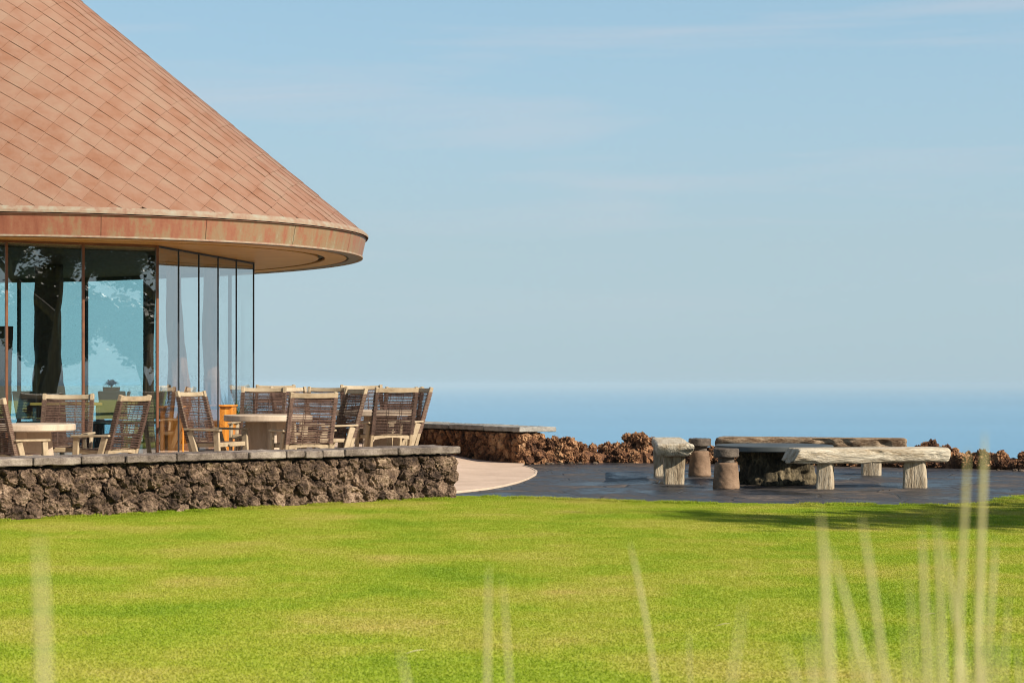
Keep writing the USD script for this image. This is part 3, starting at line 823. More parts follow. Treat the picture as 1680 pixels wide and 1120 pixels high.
def glazing(p, q, n, mat, frame, head=0.0, mul=.035, name='window_pane', skip_first=False, dep=.06, lower=0.0):
    d = (q - p) / np.linalg.norm(q - p)
    nr = np.array([d[1], -d[0]])
    L = np.linalg.norm(q - p)
    for k in range(n):
        a, b = p + d * (L * k / n + mul / 2), p + d * (L * (k + 1) / n - mul / 2)
        v = np.array([[*a, FZ + .04], [*b, FZ + .04], [*b, GH - head], [*a, GH - head]])
        obj(name, (v, np.array([[0, 1, 2], [0, 2, 3]])), mat, house)
    for k in range(1 if skip_first else 0, n + 1):
        c = p + d * L * k / n
        m = box(0, 0, (FZ + GH) / 2, mul, dep, GH - FZ, .004)
        R = np.eye(4); R[:2, 0], R[:2, 1] = d, -nr
        R[:2, 3] = c
        m.apply_transform(R)
        obj('mullion', m, frame, house)
    for z0, z1, nm in ((FZ, FZ + .04, 'sill'), (GH - head - .03, GH - .001, 'header')):
        for k in range(n):
            a, b = p + d * (L * k / n + mul / 2 + .001), p + d * (L * (k + 1) / n - mul / 2 - .001)
            m = box(0, 0, (z0 + z1) / 2, np.linalg.norm(b - a), dep - .012, z1 - z0, 0)
            R = np.eye(4); R[:2, 0], R[:2, 1] = d, -nr
            R[:2, 3] = (a + b) / 2
            m.apply_transform(R)
            obj(nm, m, frame, house)


glazing(G0, GA, 3, M['glass'], M['bronze'])
glazing(GA, GB, 5, M['side_glass'], M['dark_frame'], mul=.02, skip_first=True, dep=.022)
glazing(GL, G0, 3, M['glass'], M['bronze'], skip_first=True)
glazing(GL2, GL, 4, M['glass'], M['bronze'])
glazing(GB, GF, 2, M['far_glass'], M['dark_frame'], head=.12, mul=.02, skip_first=True)
glazing(GF, GF2, 2, M['far_glass'], M['dark_frame'], head=.12, mul=.05, skip_first=True)
glazing(GF2, GF3, 3, M['far_glass'], M['dark_frame'], head=.12, mul=.05, skip_first=True)
glazing(GF3, GF4, 3, M['far_glass'], M['dark_frame'], head=.12, mul=.05, skip_first=True)
inner = Polygon([tuple(p) for p in (GL2, GL, G0, GA, GB, GF, GF2, GF3, GF4)]).buffer(-.04)
obj('indoor_ceiling', poly_mesh(inner, GH - .09, GH - .004), M['ceiling'], house)
obj('indoor_floor', poly_mesh(Polygon([tuple(p) for p in (GL2, GL, G0, GA, GB, GF, GF2, GF3, GF4)]).buffer(.05), -.05, FZ), M['floor_in'], house)


def trunk_col(x, y, z0, z1, r0, r1, seed, mat, lean=(0, 0), name='trunk_column'):
    zs = np.linspace(0, 1, 40)
    a = np.arange(40) / 40 * 2 * PI
    rg = np.random.default_rng(seed)
    o = rg.uniform(0, 50, 3)
    R = []
    for t in zs:
        r = r1 + (r0 - r1) * (1 - t) ** 2
        c = np.array([x + lean[0] * t + .05 * math.sin(3 * t + seed), y + lean[1] * t, z0 + (z1 - z0) * t])
        n = fbm(np.stack([np.cos(a) * 1.3, np.sin(a) * 1.3, np.full(40, t * 3.0)], 1) + o, 3, 2) - .5
        R.append(np.stack([c[0] + np.cos(a) * r * (1 + n * .9), c[1] + np.sin(a) * r * (1 + n * .9), np.full(40, c[2])], 1))
    return obj(name, loft(R), mat, house, smooth=True)


zt = GH - .095
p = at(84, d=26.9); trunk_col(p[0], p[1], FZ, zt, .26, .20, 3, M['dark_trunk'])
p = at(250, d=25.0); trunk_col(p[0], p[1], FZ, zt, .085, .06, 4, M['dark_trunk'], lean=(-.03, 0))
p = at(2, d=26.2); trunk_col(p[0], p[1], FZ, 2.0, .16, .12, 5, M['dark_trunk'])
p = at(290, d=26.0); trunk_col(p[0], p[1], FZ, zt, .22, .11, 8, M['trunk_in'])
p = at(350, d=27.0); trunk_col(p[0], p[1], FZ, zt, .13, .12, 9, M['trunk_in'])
# low timber counter behind the side panes
p = at(285, d=25.45)
for nm, (x0, x1, y0) in {'counter': (262, 311, 25.1), 'low_panel': (341, 389, 26.6)}.items():
    a, b = at(x0, d=y0), at(x1, d=y0 + .5)
    obj(nm, box((a[0] + b[0]) / 2, y0 + .25, FZ + .33, b[0] - a[0], .46, .66, .006), M['cabinet'], house)
    obj('counter_top', box((a[0] + b[0]) / 2, y0 + .24, FZ + .675, b[0] - a[0] + .03, .52, .03, .006), M['cabinet'], house)


# ------------------------------------------------------------------ terrace furniture
def make_chair(label, loc, rz):
    """wide low armchair: timber side frames, back and seat wound with brown cord. Faces -y."""
    t = thing('terrace_chair', label, 'chair', loc, rz, None)
    hw = .325
    lean = lambda z: .12 + .27 * (z / .95)       # y of the back plane at height z
    for s in (-1, 1):
        x = s * (hw - .022)
        obj('back_post', bar((x, lean(0), 0), (x, lean(.94), .94), .044, .05, up=(0, 1, 0)), M['teak'], t)
        xa = s * (hw + .012)
        obj('front_leg', bar((xa, -.27, 0), (xa, -.24, .44), .04, .075, up=(0, 1, 0), t2=.085), M['teak'], t)
        obj('rear_leg', bar((xa, .03, 0), (xa, .175, .44), .036, .07, up=(0, 1, 0), t2=.085), M['teak'], t)
        obj('arm', bar((xa, -.31, .453), (xa, .25, .462), .075, .026), M['teak'], t)
    n = 14
    xs_ = np.linspace(-hw, hw, n)
    rings_ = []
    for x in xs_:
        sag = .035 * (1 - (x / hw) ** 2)
        cy, cz = lean(.945) + sag, .925 - sag * .25
        ty, tz = .27 / .95, 1.0
        l = math.hypot(ty, tz); ty, tz = ty / l, tz / l
        rings_.append([(x, cy + ty * a * .028 - tz * b * .018, cz + tz * a * .028 + ty * b * .018) for a, b in ((-1, -1), (1, -1), (1, 1), (-1, 1))])
    obj('top_rail', loft(rings_), M['teak'], t)
    for s in (-1, 1):
        obj('rail_cap', bar((s * (hw - .02), lean(.89) , .89), (s * (hw - .02), lean(.962), .962), .05, .054, up=(0, 1, 0)), M['teak'], t)
    # curved lower rail of the back, seat rails
    rings_ = []
    for x in np.linspace(-hw + .05, hw - .05, n):
        up = .03 * (1 - (x / (hw - .05)) ** 2)
        cy, cz = lean(.25), .245 + up
        rings_.append([(x, cy + a * .016, cz + b * .026) for a, b in ((-1, -1), (1, -1), (1, 1), (-1, 1))])
    obj('lower_rail', loft(rings_), M['teak'], t)
    obj('seat_rail', box(0, -.25, .262, 2 * hw - .02, .035, .06, .006), M['teak'], t)
    for s in (-1, 1):
        obj('seat_rail', bar((s * (hw - .03), -.232, .264), (s * (hw - .03), lean(.25) - .03, .255), .03, .055), M['teak'], t)
    # cord: back strands on both faces, wrapped over the posts; seat strands
    st = []
    zs = np.arange(.295, .885, .0215)
    rg = np.random.default_rng(3)
    for z in zs:
        y = lean(z)
        for f_, oz in ((-1, 0), (1, .007)):
            jit = rg.uniform(-.002, .002)
            st.append(box(0, y + f_ * (.030 + rg.uniform(0, .002)), z + oz + jit, 2 * hw + .004, .006, .0078))
        for s in (-1, 1):
            st.append(box(s * (hw - .022), y, z + .003, .054, .066, .0155))
    for x in (-.10, .10):
        for f_ in (-1, 1):
            st.append(bar((x, lean(.29) + f_ * .036, .29), (x, lean(.885) + f_ * .036, .885), .007, .004, up=(0, 1, 0), bev=.001))
    tag(obj('back_cord', cat_(st), M['cord'], t), kind='stuff')
    st = []
    for y in np.arange(-.225, .14, .0145):
        st.append(box(0, y, .288, 2 * hw - .03, .0105, .008))
    tag(obj('seat_cord', cat_(st), M['cord'], t), kind='stuff')
    return t


def seat_at(px, d, deg, dz=0.0):
    """place a chair so that the middle of its back (at chair height .6) is at photo column px and depth d; deg = the way it faces (0 towards the camera, 90 to the right)"""
    a = math.radians(deg)
    front = np.array([math.sin(a), -math.cos(a)])
    b = at(px, d=d)[:2]
    c = b + front * .30
    return (c[0], c[1], float(terrace_z(c[0], c[1])) + .001 + dz), a


CH = [
    ('chair turned away at the left edge, cut off by the frame', -16, 20.9, 150),
    ('cord back armchair facing the lawn behind the leftmost round table', 110, 22.75, 2),
    ('armchair in side view facing left, right of the leftmost round table', 212, 22.0, -112),
    ('armchair in side view facing right, left of the middle table by the glass corner', 322, 23.6, 66),
    ('armchair facing the lawn behind the middle round table', 431, 25.5, -4),
    ('large armchair seen square from behind in front of the middle round table', 511, 22.9, -152),
    ('armchair leaning right, dark inner back showing, between two chairs seen from behind', 575, 24.6, -60),
    ('armchair seen from behind, second from the right end of the group', 647, 25.0, -152),
    ('rightmost armchair, facing left with pale arm frame beside the far stone wall', 687, 26.3, -68),
    ('armchair with bright top rail rising highest at the back of the group', 594, 27.4, 12),
    ('back row armchair just left of the highest chair, mostly hidden', 534, 26.8, -18),
    ('back row armchair with dark top rail behind the middle table', 478, 26.9, 42),
    ('back row armchair, only its pale top rail showing above the middle table', 449, 27.9, -150),
    ('back row armchair whose top rail peeps over the second chair from the right', 660, 27.6, -150),
]
proto = None
for k, (lab, px, d, deg) in enumerate(CH):
    loc, a = seat_at(px, d, deg, .03 if k in (9, 12) else 0)
    if proto is None:
        proto = make_chair(lab, loc, a)
        tag(proto, group='cord back armchairs on the terrace')
    else:
        dup(proto, lab, 'chair', loc, a, 'cord back armchairs on the terrace')


def round_slab(r, z0, z1, bev, seg=64):
    prof = np.array([(0, z0), (r - bev, z0), (r, z0 + bev), (r, z1 - bev), (r - bev * .5, z1 - bev * .3), (r - bev, z1), (0, z1)])
    return trimesh.creation.revolve(prof, sections=seg)


def make_table(label, loc, rz, r=.60):
    t = thing('round_table', label, 'table', loc, rz)
    obj('tabletop', round_slab(r, .535, .62, .012), M['table_wood'], t, smooth=35)
    for a in range(3):
        R = trimesh.transformations.rotation_matrix(a * 2 * PI / 3, (0, 0, 1))
        m = trimesh.convex.convex_hull(np.array([(x, y, z) for y in (-.04, .04) for x, z in ((.02, .01), (.36, .01), (.30, .533), (.02, .533))]))
        m.apply_transform(R)
        obj('pedestal_board', m, M['table_wood'], t)
    obj('hub', box(0, 0, .27, .09, .09, .53, .01), M['table_wood'], t)
    return t


TB = [('pale round timber table nearest the left edge', 42, 21.75, .3), ('pale round timber table left of the square-on chair', 440, 24.1, .9), ('round timber table in the middle of the right hand chairs, mostly hidden', 618, 26.3, .1)]
tproto = None
for lab, px, d, rz in TB:
    p = at(px, d=d)
    loc = (p[0], p[1], float(terrace_z(p[0], p[1])) + .001)
    if tproto is None:
        tproto = make_table(lab, loc, rz)
        tag(tproto, group='round terrace tables')
    else:
        dup(tproto, lab, 'table', loc, rz, 'round terrace tables')


# indoor furniture seen through the glass
def indoor_chair(label, loc, rz, mat, hgt=.9):
    t = thing('indoor_chair', label, 'chair', loc, rz)
    for sx in (-1, 1):
        obj('leg', bar((sx * .2, -.2, 0), (sx * .19, -.19, .43), .035, .035), mat, t)
        obj('leg', bar((sx * .2, .22, 0), (sx * .19, .19, .43), .035, .035), mat, t)
    obj('seat', box(0, 0, .45, .44, .44, .04, .012), mat, t)
    obj('backrest', bar((0, .2, .50), (0, .29, hgt), .42, .035, up=(0, 1, 0), bev=.012), mat, t)
    obj('stretcher', box(0, -.195, .2, .36, .025, .035, .004), mat, t)
    return t


for lab, px, d, deg, mt in [('dark upholstered chair indoors behind the left pane', 62, 25.2, 60, 'dark_chair'), ('dark chair indoors left of the corner trunk', 178, 25.2, -80, 'dark_chair'),
                            ('dark chair indoors with its back to the glass', 196, 25.9, 170, 'dark_chair'), ('green painted chair indoors beside the dark corner trunk', 232, 25.4, -50, 'green_chair')]:
    p = at(px, d=d)
    indoor_chair(lab, (p[0], p[1], FZ + .001), math.radians(deg), M[mt])
for lab, px, d, w in [('long amber timber table indoors behind the glass', 110, 25.6, 1.0), ('small amber timber table indoors near the corner trunk', 206, 26.6, .8)]:
    p = at(px, d=d)
    t = thing('indoor_table', lab, 'table', (p[0], p[1], FZ + .001), .2)
    obj('tabletop', box(0, 0, .715, w, .7, .04, .006), M['indoor_table'], t)
    for sx in (-1, 1):
        for sy in (-1, 1):
            obj('leg', box(sx * (w / 2 - .06), sy * .28, .347, .05, .05, .694, .005), M['dark_chair'], t)


def leaf_plant(label, loc, h, n, seed, spread=.3, pot=True):
    rg = np.random.default_rng(seed)
    t = thing('potted_plant', label, 'plant', loc)
    vs, fs, k = [], [], 0
    zb = .22 if pot else 0
    for _ in range(n):
        a, el_ = rg.uniform(0, 2 * PI), rg.uniform(.3, 1.4)
        L_ = h * rg.uniform(.5, 1)
        d = np.array([math.cos(a) * math.cos(el_) * spread / .3, math.sin(a) * math.cos(el_) * spread / .3, math.sin(el_)])
        sd = np.array([-math.sin(a), math.cos(a), 0]) * .016
        b = np.array([0, 0, zb])
        pts = [b - sd * .4, b + sd * .4, b + d * L_ * .5 + sd + (0, 0, .03), b + d * L_ * .5 - sd + (0, 0, .03), b + d * L_ - (0, 0, .05)]
        vs += pts; fs += [[k, k + 1, k + 2], [k, k + 2, k + 3], [k + 3, k + 2, k + 4]]; k += 5
    obj('foliage', (np.array(vs), np.array(fs)), M['plant'], t)
    if pot:
        obj('pot', trimesh.creation.revolve(np.array([(0, 0), (.10, 0), (.13, .22), (.115, .22), (.11, .19), (0, .19)]), sections=24), M['dark_chair'], t)
    return t


p = at(161, d=26.6); leaf_plant('small plant in a dark pot on the table by the corner trunk', (p[0] + .2, p[1], FZ + .738), .2, 50, 3)
p = at(378, d=27.1); leaf_plant('leafy green plant indoors behind the last side panes', (p[0], p[1], FZ), .75, 150, 4)


# ------------------------------------------------------------------ stone and timber seats on the patio
PZ = -0.02


def slab_bench(name, label, a, b, width, thick, top, legs, mat, legmat, seed, wob=.03, taper=(1, 1), bow=0.0, group=None):
    """natural edged slab from a to b (plan), legs at given fractions along and across"""
    a, b = np.asarray(a, float), np.asarray(b, float)
    L = np.linalg.norm(b - a)
    c = (a + b) / 2
    t = thing(name, label, 'bench', (c[0], c[1], PZ), math.atan2(*(b - a)[::-1]), group)
    rg = np.random.default_rng(seed)
    o = rg.uniform(0, 60, 3)
    n, m = 90, 40
    th_ = np.arange(m) / m * 2 * PI
    R = []
    for u in np.linspace(0, 1, n):
        x = (u - .5) * L + np.zeros(m)
        endf = min(1, (min(u, 1 - u) * L / .035 + .62)) ** .5
        tp = taper[0] + (taper[1] - taper[0]) * u
        e = .24
        cy = np.sign(np.cos(th_)) * np.abs(np.cos(th_)) ** e
        cz = np.sign(np.sin(th_)) * np.abs(np.sin(th_)) ** (e + .1)
        wl = 1 + (fbm(np.array([[u * L * 2.2, 3.1, 0.0]]) + o, 3, 1)[0] - .5) * wob * 12
        wr = 1 + (fbm(np.array([[u * L * 2.2, 9.1, 0.0]]) + o, 3, 2)[0] - .5) * wob * 12
        tb = 1 + (fbm(np.array([[u * L * 2.6, 5.1, 4.0]]) + o, 3, 3)[0] - .5) * wob * 16
        y = cy * width / 2 * tp * np.where(cy < 0, wl, wr) * (.8 + .2 * endf) + bow * (4 * u * (1 - u))
        z = np.where(cz > 0, cz * thick * .5, cz * thick * .5 * tb) * endf
        z = top - thick / 2 + z
        y = y * np.where(cz < 0, 1 - .14 * np.abs(cz), 1)
        x = x + (.05 * (1 - u) * np.sin(z * 14 + seed) - .06 * u * (y / width)) * (abs(u - .5) > .44)
        R.append(np.stack([x, y, z], 1))
    s = loft(R)
    q = s.vertices
    dn = fbm(q * np.array([4, 12, 12]) + o, 4, 6) - .5
    pit = np.clip(fbm(q * np.array([4, 8, 14]) + o, 3, 8) - .58, 0, 1)
    below = q[:, 2] < top - .012
    q = q + s.vertex_normals * (dn * .016 * np.where(below, 1.6, .35) - pit * .35 * below)[:, None]
    s = trimesh.Trimesh(q, s.faces, process=False)
    obj('bench_slab', s, mat, t, smooth=True)
    for (fx, fy, w0, d0, w1, d1, turn) in legs:
        x, y = (fx - .5) * L, fy
        zl = np.linspace(0, 1, 14)
        rr = []
        al_ = np.arange(24) / 24 * 2 * PI
        for v_ in zl:
            w, d = w0 + (w1 - w0) * v_, d0 + (d1 - d0) * v_
            ca, sa = np.sign(np.cos(al_)) * np.abs(np.cos(al_)) ** .32, np.sign(np.sin(al_)) * np.abs(np.sin(al_)) ** .32
            nn = 1 + (fbm(np.stack([ca * 1.5, sa * 1.5, np.full(24, v_ * 1.5)], 1) + o + fx * 9, 3, 5) - .5) * .22
            lx, ly = ca * w / 2 * nn, sa * d / 2 * nn
            ct, st_ = math.cos(turn), math.sin(turn)
            rr.append(np.stack([x + lx * ct - ly * st_, y + lx * st_ + ly * ct, np.full(24, v_ * (top - thick * .72))], 1))
        obj('leg', loft(rr), legmat, t, smooth=50)
    return t


# front bench
pa, pb = at(1296, 803, PZ), at(1552, 802, PZ)
dF = pa[1] + .18
fa_, fb_ = at(1293, d=dF - .06), at(1541, d=dF + .34)
LB = np.linalg.norm((fb_ - fa_)[:2])


def frac(px, a, b):
    return ((px - 840) / FPX * a[1] - a[0]) / (b[0] - a[0])


slab_bench('timber_bench', 'bleached driftwood slab bench in front of the round stone table', fa_[:2], fb_[:2], .44, .175, .455,
           [(frac(1355, fa_, fb_), -.02, .19, .20, .17, .2, -.5), (frac(1510, fa_, fb_), -.03, .27, .2, .23, .2, -.45)], M['bleached'], M['bleached_leg'], 14, wob=.042, taper=(.92, 1.0))
# left bench, seen end-on
la, lb = at(1107, d=20.5), at(1094, d=23.1)
slab_bench('timber_bench', 'bleached timber bench seen end-on at the left of the stone stools', la[:2], lb[:2], .41, .15, .475,
           [(.09, .0, .16, .24, .17, .26, 0), (.80, .08, .20, .2, .2, .22, 0)], M['bleached'], M['bleached_leg'], 23, wob=.03)
# rear bench: old dark log slab beyond the table
ra, rb = at(1183, d=23.4), at(1487, d=22.7)
slab_bench('timber_bench', 'old dark brown log bench behind the round stone table', ra[:2], rb[:2], .46, .14, .475,
           [(frac(1416, ra, rb), -.1, .25, .24, .25, .24, 0), (.2, -.05, .25, .24, .24, .24, 0)], M['old_log'], M['bleached_leg'], 37, wob=.075, taper=(1.0, .6))


def make_stool(label, loc, hgt, rb, rt):
    t = thing('stone_stool', label, 'stool', loc, 0, None)
    capb, neck = hgt - .098, hgt - .155

    def turned(prof, amp, seed, seg=56):
        prof = np.array(prof)
        s = np.r_[0, np.cumsum(np.linalg.norm(np.diff(prof, axis=0), axis=1))]
        q_ = np.linspace(0, s[-1], 46)
        pr = np.stack([np.interp(q_, s, prof[:, 0]), np.interp(q_, s, prof[:, 1])], 1)
        pr[0, 0] = pr[-1, 0] = 0
        m = trimesh.creation.revolve(pr, sections=seg)
        m.vertices += m.vertex_normals * ((fbm(m.vertices * 22 + seed, 3, 2) - .5) * amp)[:, None]
        return m
    obj('stool_base', turned([(0, 0), (rb, 0), (rb + .002, .01), (rt, neck - .012), (rt - .012, neck), (0, neck)], .012, seed=hgt * 7), M['stool_base'], t, smooth=40)
    obj('neck', turned([(0, neck - .005), (.092, neck - .005), (.088, capb + .01), (0, capb + .01)], .012, seed=3), M['stool_cap'], t, smooth=40)
    obj('seat_cap', turned([(0, capb), (.134, capb), (.143, capb + .01), (.143, hgt - .008), (.137, hgt), (0, hgt)], .014, seed=5 + hgt), M['stool_cap'], t, smooth=40)
    return t


p = at(1194, 802.0, PZ); make_stool('front mushroom shaped stone stool, closer to the lawn', (p[0], p[1] + .14, PZ), .447, .148, .128)
p = at(1150, 781.0, PZ); make_stool('rear mushroom shaped stone stool, between the end-on bench and the other stool', (p[0], p[1] + .14, PZ), .475, .146, .118)

# round table: dark slate disc on a rough fluted lava pedestal
p = at(1281, 796.5, PZ)
tb = thing('stone_table', 'round dark slate topped table on a rough lava stump pedestal', 'table', (p[0], p[1] + .48, PZ))
a = np.arange(220) / 220 * 2 * PI
R = []
for v_ in np.linspace(0, 1, 36):
    z = v_ * .39
    fl = fbm(np.stack([np.cos(a) * 6.5, np.sin(a) * 6.5, np.full(220, v_ * .9)], 1), 3, 5) - .5
    ho = np.clip(fbm(np.stack([np.cos(a) * 2.2, np.sin(a) * 2.2, np.full(220, v_ * 2.2)], 1) + 7, 3, 6) - .5, 0, 1)
    fi = fbm(np.stack([np.cos(a) * 16, np.sin(a) * 16, np.full(220, v_ * 6)], 1), 3, 7) - .5
    r = .47 - .06 * v_ + fl * .17 - ho * .28 + fi * .05
    R.append(np.stack([np.cos(a) * r, np.sin(a) * r, np.full(220, z)], 1))
obj('pedestal', loft(R), M['table_stump'], tb, smooth=True)
ts = round_slab(.69, .391, .452, .008, 90)
ts.vertices[:, :2] *= (1 + (fbm(np.c_[ts.vertices[:, :2] * 2, np.zeros(len(ts.vertices))], 3, 1) - .5) * .05)[:, None]
obj('tabletop', ts, M['table_slab'], tb, smooth=35)

# ------------------------------------------------------------------ tall grass in the foreground
# (tuft column, depth, [(column and row of the tip, column at the bottom edge, thickness in mm)])
TUFTS = [
    ('tuft of tall dry grass at the right with the two highest stems', 1590, 1.62,
     [(1588, 735, 1570, 4.2), (1616, 708, 1603, 5.0), (1634, 880, 1618, 3.4), (1536, 852, 1548, 4.0), (1512, 862, 1519, 4.2), (1545, 866, 1580, 3.2), (1490, 935, 1503, 2.0), (1483, 1030, 1488, 3.2), (1668, 1050, 1672, 2.6), (1655, 960, 1648, 2.0), (1562, 930, 1588, 2.2), (1528, 985, 1534, 3.0), (1602, 1000, 1612, 2.6), (1470, 1075, 1462, 2.4), (1640, 1040, 1632, 3.0)]),
    ('tuft of dry grass stems left of the tallest tuft, one stem leaning right', 1380, 1.36,
     [(1346, 836, 1362, 5.4), (1360, 890, 1424, 3.4), (1413, 846, 1452, 4.2), (1326, 1038, 1332, 4.2), (1284, 1052, 1308, 3.2), (1222, 980, 1200, 2.2), (1392, 1000, 1404, 2.2), (1436, 1040, 1430, 2.4), (1310, 1085, 1300, 2.4), (1352, 960, 1344, 2.0)]),
    ('pair of thin dry grass stems low in the middle with a third leaning left', 900, 1.75,
     [(802, 928, 799, 3.4), (825, 948, 836, 2.6), (1033, 888, 1076, 3.4), (1130, 1030, 1132, 2.0)]),
    ('short dry grass stem rising at the bottom, left of the middle pair', 664, 1.3, [(655, 1062, 668, 3.0), (502, 1088, 505, 1.6)]),
    ('faint wide blurred grass stem nearest the camera at the left', 66, 0.85, [(64, 876, 72, 4.6)]),
]
for lab, bx, dep, stems in TUFTS:
    base = at(bx, d=dep)
    t = thing('grass_tuft', lab, 'grass tuft', (base[0], base[1], 0.0))
    for k, (tx, ty, bx2, w) in enumerate(stems):
        rg = np.random.default_rng(int(tx * 7 + ty))
        dd = dep + (bx2 - bx) * .0011 + rg.uniform(-.012, .012)
        tip = np.array([(tx - 840) / FPX * dd, dd, EYE - (ty - HZ) / FPX * dd])
        low = np.array([(bx2 - 840) / FPX * dd, dd, EYE - (1120 - HZ) / FPX * dd])
        root = np.array([base[0] + rg.uniform(-.03, .03) + (low[0] - base[0]) * .25, base[1] + rg.uniform(-.03, .03), 0.0])
        # smooth curve through root, low, tip
        tl = low[2] / tip[2]
        ctl = (low - root * (1 - tl) ** 2 - tip * tl ** 2) / (2 * tl * (1 - tl))
        u = np.linspace(0, 1, 30)[:, None]
        P_ = root * (1 - u) ** 2 + 2 * ctl * u * (1 - u) + tip * u ** 2 - np.array([[base[0], base[1], 0]])
        r = w * 1.3 / 2000 * np.interp(u[:, 0], [0, .5, .8, .97, 1], [.62, .7, 1.0, .7, .12])
        obj('stem', tube(P_, r, 7), M['straw'], t, smooth=True)
    vs, fs, k = [], [], 0
    rg = np.random.default_rng(int(bx))
    for _ in range(60):
        a_, L_, w_ = rg.uniform(0, 2 * PI), rg.uniform(.3, .6), .002
        dx = np.array([math.cos(a_), math.sin(a_), 0])
        sd = np.array([-dx[1], dx[0], 0]) * w_
        b = np.array([rg.uniform(-.05, .05), rg.uniform(-.05, .05), 0])
        for u in range(5):
            f0 = u / 4
            c_ = b + dx * (.16 + .1 * L_) * f0 ** 1.8 + np.array([0, 0, L_ * f0 * (1 - .25 * f0)])
            vs += [c_ - sd * (1 - f0 * .9), c_ + sd * (1 - f0 * .9)]
        for u in range(4):
            fs += [[k + 2 * u, k + 2 * u + 1, k + 2 * u + 3], [k + 2 * u, k + 2 * u + 3, k + 2 * u + 2]]
        k += 10
    tag(obj('basal_leaves', (np.array(vs), np.array(fs)), M['plant'], t), kind='stuff')

# dry straws lying on the lawn
for lab, px, py, ln, rz in [('single dry straw lying on the lawn in the middle foreground', 681, 1069, .075, .35), ('thin dry straw lying on the lawn between the right hand grass stems', 1186, 1025, .065, .06), ('pale straw lying on the lawn among the tall right hand stems', 1525, 1008, .05, -.2)]:
    p = at(px, py, .03)
    u = np.linspace(-1, 1, 9)
    P_ = np.stack([u * ln / 2 * math.cos(rz), u * ln / 2 * math.sin(rz), .036 + .006 * u - .004 * u ** 2], 1)
    t = tube(P_, np.interp(np.abs(u), [0, 1], [.0022, .0009]), 6)
    t.apply_translation((p[0], p[1], 0))
    tag(obj('dry_straw', t, M['straw'], smooth=True), lab, 'straw')


# small pebbles and crumbs on the dark paving and at the foot of the far wall
deb = []
rg = np.random.default_rng(91)
inner_patio = patio_poly.buffer(-.3).difference(terr_poly.buffer(.05)).difference(lawn_poly.buffer(.05))
while len(deb) < 80:
    if len(deb) < 22:
        x, y = rg.uniform(-.5, 7), rg.uniform(16.8, 25.8)
    else:
        k_ = rg.uniform(0, sl[-1])
        x, y = np.interp(k_, sl, pp[:, 0]) + rg.uniform(-.1, .1), np.interp(k_, sl, pp[:, 1]) - rg.uniform(.15, .45)
    if inner_patio.contains(Point(x, y)):
        r = rg.uniform(.004, .010) if len(deb) < 22 else rg.uniform(.01, .035)
        deb.append(trimesh.Trimesh(_ICO[1].vertices * r * rg.uniform(.6, 1.2, 3) * (1.3, 1, .6) + (x, y, PZ + r * .3), _ICO[1].faces, process=False))
tag(obj('pebbles', cat_(deb), M['mortar']), 'small brown stone crumbs scattered on the dark paving before the lava rocks', 'pebbles', kind='stuff')

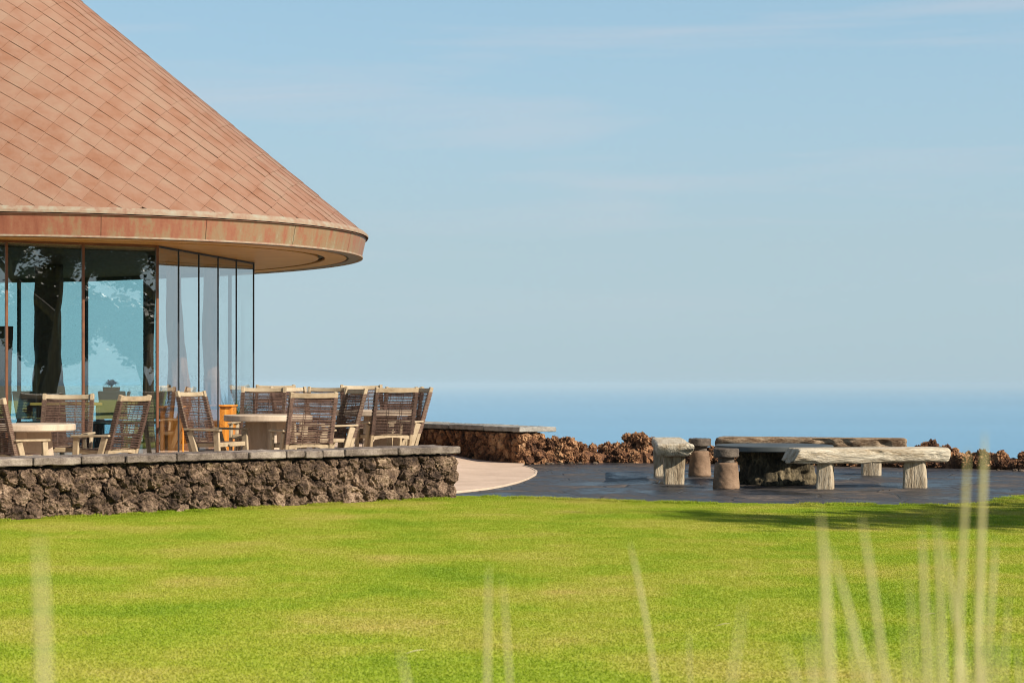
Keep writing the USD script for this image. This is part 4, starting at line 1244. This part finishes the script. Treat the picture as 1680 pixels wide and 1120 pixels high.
# ------------------------------------------------------------------ trees out of frame: they shade the lawn's far right and stand in the window reflections
def tree(label, x, y, h, spread, base_z, seed, nleaf=9000, leaf=1.0):
    rg = np.random.default_rng(seed)
    t = thing('spreading_tree', label, 'tree', (x, y, 0))
    limbs = []

    def limb(p, d, L_, r, lev):
        n = 7
        P_ = [p]
        dd = d / np.linalg.norm(d)
        for i in range(n):
            dd = dd + rg.normal(0, .12, 3) + np.array([0, 0, .05 if lev else 0])
            dd /= np.linalg.norm(dd)
            P_.append(P_[-1] + dd * L_ / n)
        P_ = np.array(P_)
        limbs.append((P_, np.linspace(r, r * .55, n + 1), lev))
        if lev < 3:
            for j in range(rg.integers(3, 5)):
                k = int(rg.integers(3, n + 1)) if lev else int(rg.integers(5, n + 1))
                a_ = rg.uniform(0, 2 * PI)
                nd = np.array([math.cos(a_), math.sin(a_), rg.uniform(.1, .55)]) * (.9 if lev == 0 else .75) + dd * .55
                limb(P_[k], nd, L_ * rg.uniform(.55, .8) if lev else spread * rg.uniform(.45, .6), r * .55, lev + 1)
    limb(np.array([0, 0, -.05]), np.array([.08, .03, 1.0]), base_z, .30, 0)
    obj('trunk', tube(limbs[0][0], limbs[0][1] * np.r_[1.35, np.ones(7)], 14), M['bark'], t, smooth=True)
    for P_, r, lev in limbs[1:]:
        if lev == 1:
            obj('limb', tube(P_, r, 9), M['bark'], t, smooth=True)
    tag(obj('twigs', cat_([tube(P_, r, 5) for P_, r, lev in limbs if lev > 1]), M['bark'], t, smooth=True), kind='stuff')
    tips = np.concatenate([P_[3:] for P_, r, lev in limbs if lev >= 2])
    c = tips[rg.integers(0, len(tips), nleaf)] + rg.normal(0, .28, (nleaf, 3)) * (1, 1, .6)
    a_ = rg.uniform(0, 2 * PI, nleaf)
    til = rg.uniform(-.7, .7, (nleaf, 2))
    s_ = rg.uniform(.05, .13, nleaf)[:, None] * leaf
    u_ = np.stack([np.cos(a_), np.sin(a_), til[:, 0]], 1) * s_
    w_ = np.stack([-np.sin(a_), np.cos(a_), til[:, 1]], 1) * s_ * .55
    v = np.stack([c - u_, c - w_, c + u_, c + w_], 1).reshape(-1, 3)
    k = np.arange(nleaf)[:, None] * 4
    obj('crown', (v, np.concatenate([k + [0, 1, 2], k + [0, 2, 3]])), M['leaf'], t)


tree('spreading tree standing right of the picture that shades the far right of the lawn', 14.0, 9.2, 9, 5.0, 4.2, 5, 12000)
tree('spreading tree standing behind the viewer, mirrored in the left window panes', 16.4, -8.3, 9, 7.0, 4.0, 9, 60000)
tree('bushy dark tree behind the viewer, left of the mirrored spreading tree', 25.9, -15.2, 7, 5.0, 1.0, 21, 60000, 1.7)
tree('bushy dark tree behind the viewer, behind the mirrored spreading tree', 22.4, -17.6, 7, 5.0, 1.1, 22, 60000, 1.7)
tree('bushy dark tree behind the viewer, right of the mirrored spreading tree', 18.9, -19.9, 7, 5.0, 1.0, 23, 60000, 1.7)
tree('tall spreading tree behind the viewer, mirrored in the pane left of the glass corner', 20.2, -5.8, 9, 6.5, 4.3, 31, 60000)
